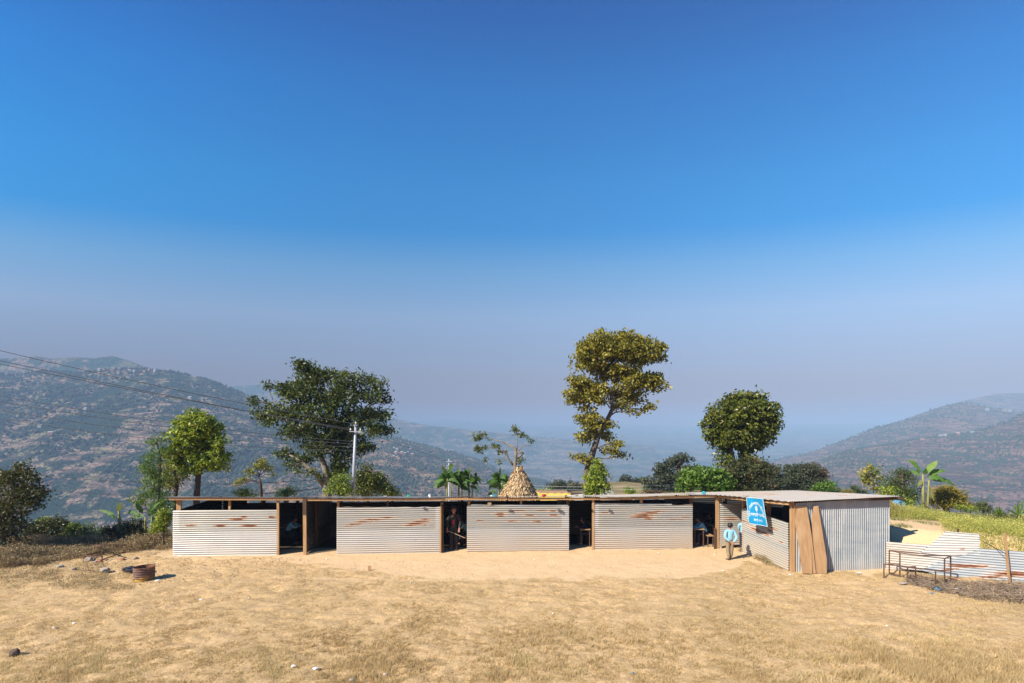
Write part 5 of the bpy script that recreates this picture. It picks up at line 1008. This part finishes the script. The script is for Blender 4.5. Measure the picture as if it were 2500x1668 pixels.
# ------------------------------------------------------------------ people
def skin_mesh(verts, edges, radii, root=0, sub=2):
    me = bpy.data.meshes.new('s'); bm = bmesh.new(); lay = bm.verts.layers.skin.verify(); vs2 = [bm.verts.new(v) for v in verts]
    for a, b in edges: bm.edges.new((vs2[a], vs2[b]))
    for i, v in enumerate(vs2):
        r = radii[i]; r = r if hasattr(r, '__len__') else (r, r); v[lay].radius = r; v[lay].use_root = (i == root)
    bm.to_mesh(me); bm.free(); ob = bpy.data.objects.new('s', me); COL.objects.link(ob)
    m = ob.modifiers.new('s', 'SKIN'); m.use_smooth_shade = True; q = ob.modifiers.new('b', 'SUBSURF'); q.levels = sub; q.render_levels = sub
    dg = bpy.context.evaluated_depsgraph_get(); dg.update(); r = bpy.data.meshes.new_from_object(ob.evaluated_get(dg)); bpy.data.objects.remove(ob)
    V = [np.array(v.co) for v in r.vertices]; F = [tuple(p.vertices) for p in r.polygons]; bpy.data.meshes.remove(r); return V, F
def person(label, pos, H, face, J, top_mat, leg_mat, shoe='plastic_black', long_sleeve=True, extra=None):
    """J: joints in metres for a 1.0 m tall figure, x right / y forward / z up in the body's own frame; face = heading angle"""
    root = thing('person', label, 'person', pos); ca, sa = math.cos(face), math.sin(face)
    def Tf(p): x, y, z = p[0] * H, p[1] * H, p[2] * H; return np.array((pos[0] + x * ca - y * sa, pos[1] + x * sa + y * ca, pos[2] + z))
    j = {k: Tf(v) for k, v in J.items()}; s = H
    names = ['pel', 'waist', 'chest', 'neckb', 'neck', 'chin', 'head', 'crown', 'shL', 'elL', 'wrL', 'shR', 'elR', 'wrR', 'hipL', 'knL', 'anL', 'toL', 'hipR', 'knR', 'anR', 'toR']
    rad = dict(pel=.062, waist=.058, chest=.070, neckb=.036, neck=.028, chin=.045, head=.062, crown=.045, shL=.036, elL=.024, wrL=.017, shR=.036, elR=.024, wrR=.017, hipL=.05, knL=.034, anL=.023, toL=.018, hipR=.05, knR=.034, anR=.023, toR=.018)
    V = [j[n_] for n_ in names]; ix = {n_: i for i, n_ in enumerate(names)}; E = [('pel', 'waist'), ('waist', 'chest'), ('chest', 'neckb'), ('neckb', 'neck'), ('neck', 'chin'), ('chin', 'head'), ('head', 'crown'), ('neckb', 'shL'), ('shL', 'elL'), ('elL', 'wrL'), ('neckb', 'shR'), ('shR', 'elR'), ('elR', 'wrR'), ('pel', 'hipL'), ('hipL', 'knL'), ('knL', 'anL'), ('anL', 'toL'), ('pel', 'hipR'), ('hipR', 'knR'), ('knR', 'anR'), ('anR', 'toR')]
    rr = [rad[n_] * s for n_ in names]; E = [(ix[a], ix[b]) for a, b in E]
    # hands: palm, four fingers and thumb each
    for sd in 'LR':
        w_ = j['wr' + sd]; f_ = w_ - j['el' + sd]; f_ = f_ / np.linalg.norm(f_); lat = np.cross(f_, (ca * .2, sa * .2, 1)); lat = lat / (np.linalg.norm(lat) + 1e-6); nr = np.cross(f_, lat)
        p_i = len(V); V.append(w_ + f_ * .045 * s); rr.append(.017 * s); E.append((ix['wr' + sd], p_i))
        for q in range(4):
            o_ = (q - 1.5) * .010 * s; L = (.036, .042, .040, .032)[q] * s; a1 = len(V); V.append(w_ + f_ * (.055 * s + L * .5) + lat * o_ * 1.3); rr.append(.0058 * s); V.append(w_ + f_ * (.052 * s + L) + lat * o_ * 1.4 + nr * .010 * s); rr.append(.0048 * s); E += [(p_i, a1), (a1, a1 + 1)]
        a1 = len(V); V.append(w_ + f_ * .035 * s + lat * .022 * s + nr * .008 * s); rr.append(.0075 * s); V.append(w_ + f_ * .06 * s + lat * .028 * s + nr * .014 * s); rr.append(.0058 * s); E += [(ix['wr' + sd], a1), (a1, a1 + 1)]
    Vb, Fb = skin_mesh(V, E, rr)
    fw = np.array((-sa, ca, 0)); rt = np.array((ca, sa, 0)); hd = j['head'] * .75 + j['chin'] * .25
    fdir = (j.get('nose', hd + fw) - hd); fdir /= np.linalg.norm(fdir)
    def addp(V2, F2):
        nonlocal Vb, Fb
        Fb = Fb + [tuple(i + len(Vb) for i in f) for f in F2]; Vb = Vb + list(V2)
    for q in (-1, 1): addp(*ico(hd + rt * q * .060 * s, .017 * s, 0, 2, (.5 if abs(ca) > .7 else 1, .6, 1.2)))
    addp(*ico(hd + fdir * .064 * s + np.array((0, 0, -.004 * s)), .012 * s, 0, 2, (.8, 1, 1.3)))
    mesh('body', Vb, Fb, M['skin'], root, True)
    # face details
    g = MB()
    for q in (-1, 1): g.add(*ico(hd + fdir * .056 * s + rt * q * .024 * s + np.array((0, 0, .012 * s)), .007 * s, 0, 1))
    g.add(*ico(hd + fdir * .055 * s + np.array((0, 0, -.032 * s)), .012 * s, 0, 1, (1.3, .5, .4))); g.build('face_features', M['hair'], root)
    # hair: cap over back and top of the head
    hc = j['head'] * .55 + j['crown'] * .45; V2, F2 = ico(hc - fdir * .012 * s, .070 * s, .04, 3, (1, 1.02, 1.12), 3)
    V2 = np.array(V2); rel = V2 - hc; front = rel @ fdir; keep = [f for f in F2 if not (np.mean([front[i] for i in f]) > .022 * s and np.mean([rel[i][2] for i in f]) < .022 * s) and np.mean([rel[i][2] for i in f]) > -.062 * s]
    mesh('hair', V2, keep, M['hair'], root, True)
    # shirt
    def cloth(nm, nodes, edges, mat, rt_=0): 
        Vc, Fc = skin_mesh([n_[0] for n_ in nodes], edges, [n_[1] * s for n_ in nodes], rt_); return mesh(nm, Vc, Fc, mat, root, True)
    hem = j['pel'] * .8 + (j['hipL'] + j['hipR']) * .1
    nd = [(hem, (.088)), (j['waist'], .082), (j['chest'], .086), (j['neckb'], .05), (j['shL'], .052), (j['elL'], .040), (j['wrL'] * .92 + j['elL'] * .08, .032), (j['shR'], .052), (j['elR'], .040), (j['wrR'] * .92 + j['elR'] * .08, .032)]
    cloth('shirt' if top_mat != 'cloth_dark' else 'jacket', nd, [(0, 1), (1, 2), (2, 3), (3, 4), (4, 5), (5, 6), (3, 7), (7, 8), (8, 9)], M[top_mat])
    nd = [(j['pel'] + (0, 0, .0), .068), (j['hipL'], .062), (j['knL'], .050), (j['anL'] * .94 + j['knL'] * .06, .042), (j['hipR'], .062), (j['knR'], .050), (j['anR'] * .94 + j['knR'] * .06, .042)]
    cloth('trousers', nd, [(0, 1), (1, 2), (2, 3), (0, 4), (4, 5), (5, 6)], M[leg_mat])
    for sd in 'LR':
        a, b = j['an' + sd], j['to' + sd]; g = MB(); fdn = (b - a); fdn[2] = 0; fdn /= np.linalg.norm(fdn) + 1e-6; sdn = np.array((-fdn[1], fdn[0], 0)); h0 = a - fdn * .03 * s; h1__ = b + fdn * .03 * s; zf = pos[2] + .001
        c8 = []
        for z_ in (0, .03 * s): c8 += [(*(h0 - sdn * .026 * s)[:2], zf + z_), (*(h0 + sdn * .026 * s)[:2], zf + z_), (*(h1__ + sdn * .032 * s)[:2], zf + z_ * .7), (*(h1__ - sdn * .032 * s)[:2], zf + z_ * .7)]
        g.box8(c8).build('shoe', M[shoe], root)
    if extra: extra(root, j, s, fw, rt)
    return root
STAND = dict(pel=(0, 0, .52), waist=(0, 0, .60), chest=(0, .0, .70), neckb=(0, -.005, .80), neck=(0, .0, .845), chin=(0, .012, .885), head=(0, .01, .925), crown=(0, .0, .965), nose=(0, .2, .925),
             shL=(-.105, 0, .785), elL=(-.15, 0, .62), wrL=(-.15, .03, .48), shR=(.105, 0, .785), elR=(.15, 0, .62), wrR=(.15, .03, .48),
             hipL=(-.052, 0, .49), knL=(-.055, .01, .28), anL=(-.058, -.01, .05), toL=(-.065, .08, .015), hipR=(.052, 0, .49), knR=(.055, .01, .28), anR=(.058, -.01, .05), toR=(.065, .08, .015))
boyJ = dict(STAND); boyJ.update(elL=(-.165, -.055, .63), wrL=(-.045, -.115, .515), elR=(.165, -.055, .62), wrR=(.045, -.12, .495), anL=(-.045, -.03, .05), toL=(-.055, .04, .015), anR=(.045, .04, .05), toR=(.05, .12, .015), nose=(-.05, .2, .94))
person('boy in light blue shirt and khaki trousers with hands clasped behind his back', G(1782, 1367), 1.29, 0.0, boyJ, 'cloth_blue', 'cloth_khaki')
b2 = dict(STAND); b2.update(elL=(-.13, .06, .63), wrL=(-.06, .14, .60))
person('child in blue shirt and navy trousers half hidden behind the corner of the side wall', np.array((W(1814, 18.0), 18.0, 0)), 1.24, -.6, b2, 'cloth_blue', 'cloth_navy')
SIT = dict(STAND); SIT.update(pel=(0, 0, .36), waist=(0, .03, .43), chest=(0, .09, .52), neckb=(0, .15, .61), neck=(0, .17, .645), chin=(0, .20, .675), head=(0, .215, .71), crown=(0, .215, .75), nose=(0, .4, .66), shL=(-.10, .14, .59), elL=(-.12, .24, .50), wrL=(-.06, .34, .52), shR=(.10, .14, .59), elR=(.12, .24, .50), wrR=(.06, .34, .52),
    hipL=(-.05, .03, .345), knL=(-.055, .24, .33), anL=(-.058, .22, .05), toL=(-.06, .31, .015), hipR=(.05, .03, .345), knR=(.055, .24, .33), anR=(.058, .22, .05), toR=(.06, .31, .015))
person('seated pupil in light blue shirt bent over the desk in the fourth doorway', np.array((W(1722, 18.9), 18.9, 0)), 1.42, math.pi / 2, SIT, 'cloth_blue', 'cloth_navy')
person('pupil in dark clothes seated deeper inside the fourth doorway', np.array((W(1745, 20), 19.9, 0)), 1.40, math.pi / 2, SIT, 'cloth_navy', 'cloth_navy')
person('seated pupil in blue at the right of the second doorway', np.array((W(1143, 18.9), 18.9, 0)), 1.42, math.pi / 2 + .3, SIT, 'cloth_blue', 'cloth_navy')
person('pupil in blue shirt seated in the first doorway', np.array((W(702, 19), 19.0, 0)), 1.42, -math.pi / 2, SIT, 'cloth_blue', 'cloth_navy')
person('pupil seated in the dark beside the third doorway post', np.array((W(1440, 18.8), 18.9, 0)), 1.40, math.pi / 2, SIT, 'cloth_navy', 'cloth_navy')
def teacher_extra(root, j, s, fw, rt):
    c = j['chest'] + fw * .092 * s; g = MB(); a = j['neckb'] + fw * .06 * s; b = (j['waist'] * .9 + j['pel'] * .1) + fw * .095 * s
    w = rt * .022 * s; g.box8([b - w * 1.3, b + w * 1.3, b + w * 1.3 - fw * .01, b - w * 1.3 - fw * .01, a - w, a + w, a + w - fw * .01, a - w - fw * .01]); g.build('tie', M['cloth_red'], root)
tJ = dict(STAND); tJ.update(wrL=(-.14, .10, .50), wrR=(.14, .06, .50))
tp = np.array((W(1108, 18.1), 18.1, 0))
person('man in dark suit with a red tie standing inside the second doorway', tp, 1.66, math.pi, tJ, 'cloth_dark', 'cloth_dark', extra=teacher_extra)
st = tag(MB().tube([P(1096, 1297, 17.95), P(1136, 1314, 17.9)], [.011, .009], 6).build('wooden_stick', simple('pale_stick', (.6, .45, .28), None, 9)), 'thin stick held by the man in the second doorway', 'stick')
# desks and benches inside
def desk(u, D, label, L=.9, rot=0):
    c = np.array((W(u, D), D, 0)); r = thing('school_desk', label, 'desk', c, 'desks inside the classrooms'); MB().box(c[0] - .2, c[0] + .2, c[1] - L / 2, c[1] + L / 2, .68, .705).build('desk_top', M['wood'], r)
    for sx_ in (-.17, .17):
        for sy in (-L / 2 + .05, L / 2 - .05): MB().bar((c[0] + sx_, c[1] + sy, 0), (c[0] + sx_, c[1] + sy, .68), .03).build('leg', M['rust_bar'], r)
    return r
def bench(u, D, label, L=.9):
    c = np.array((W(u, D), D, 0)); r = thing('school_bench', label, 'bench', c, 'benches inside the classrooms'); MB().box(c[0] - .13, c[0] + .13, c[1] - L / 2, c[1] + L / 2, .42, .45).build('seat', M['wood'], r)
    for sx_ in (-.1, .1):
        for sy in (-L / 2 + .05, L / 2 - .05): MB().bar((c[0] + sx_, c[1] + sy, 0), (c[0] + sx_, c[1] + sy, .42), .03).build('leg', M['rust_bar'], r)
desk(1697, 18.95, 'desk with pale papers before the seated pupil in the fourth doorway'); bench(1724, 18.95, 'bench under the seated pupil in the fourth doorway'); desk(1740, 19.6, 'desk further inside the fourth doorway by its right post')
desk(1123, 19.1, 'desk in the second doorway behind the man'); bench(1146, 18.95, 'bench under the pupil in the second doorway'); desk(702, 19.35, 'desk before the pupil in the first doorway', .8); desk(1425, 18.9, 'desk beside the right post of the third doorway')
tag(MB().box(W(1690, 18.8) , W(1702, 18.8), 18.6, 18.85, .707, .714).build('papers', M['paper']), 'white papers on the desk in the fourth doorway', 'papers')
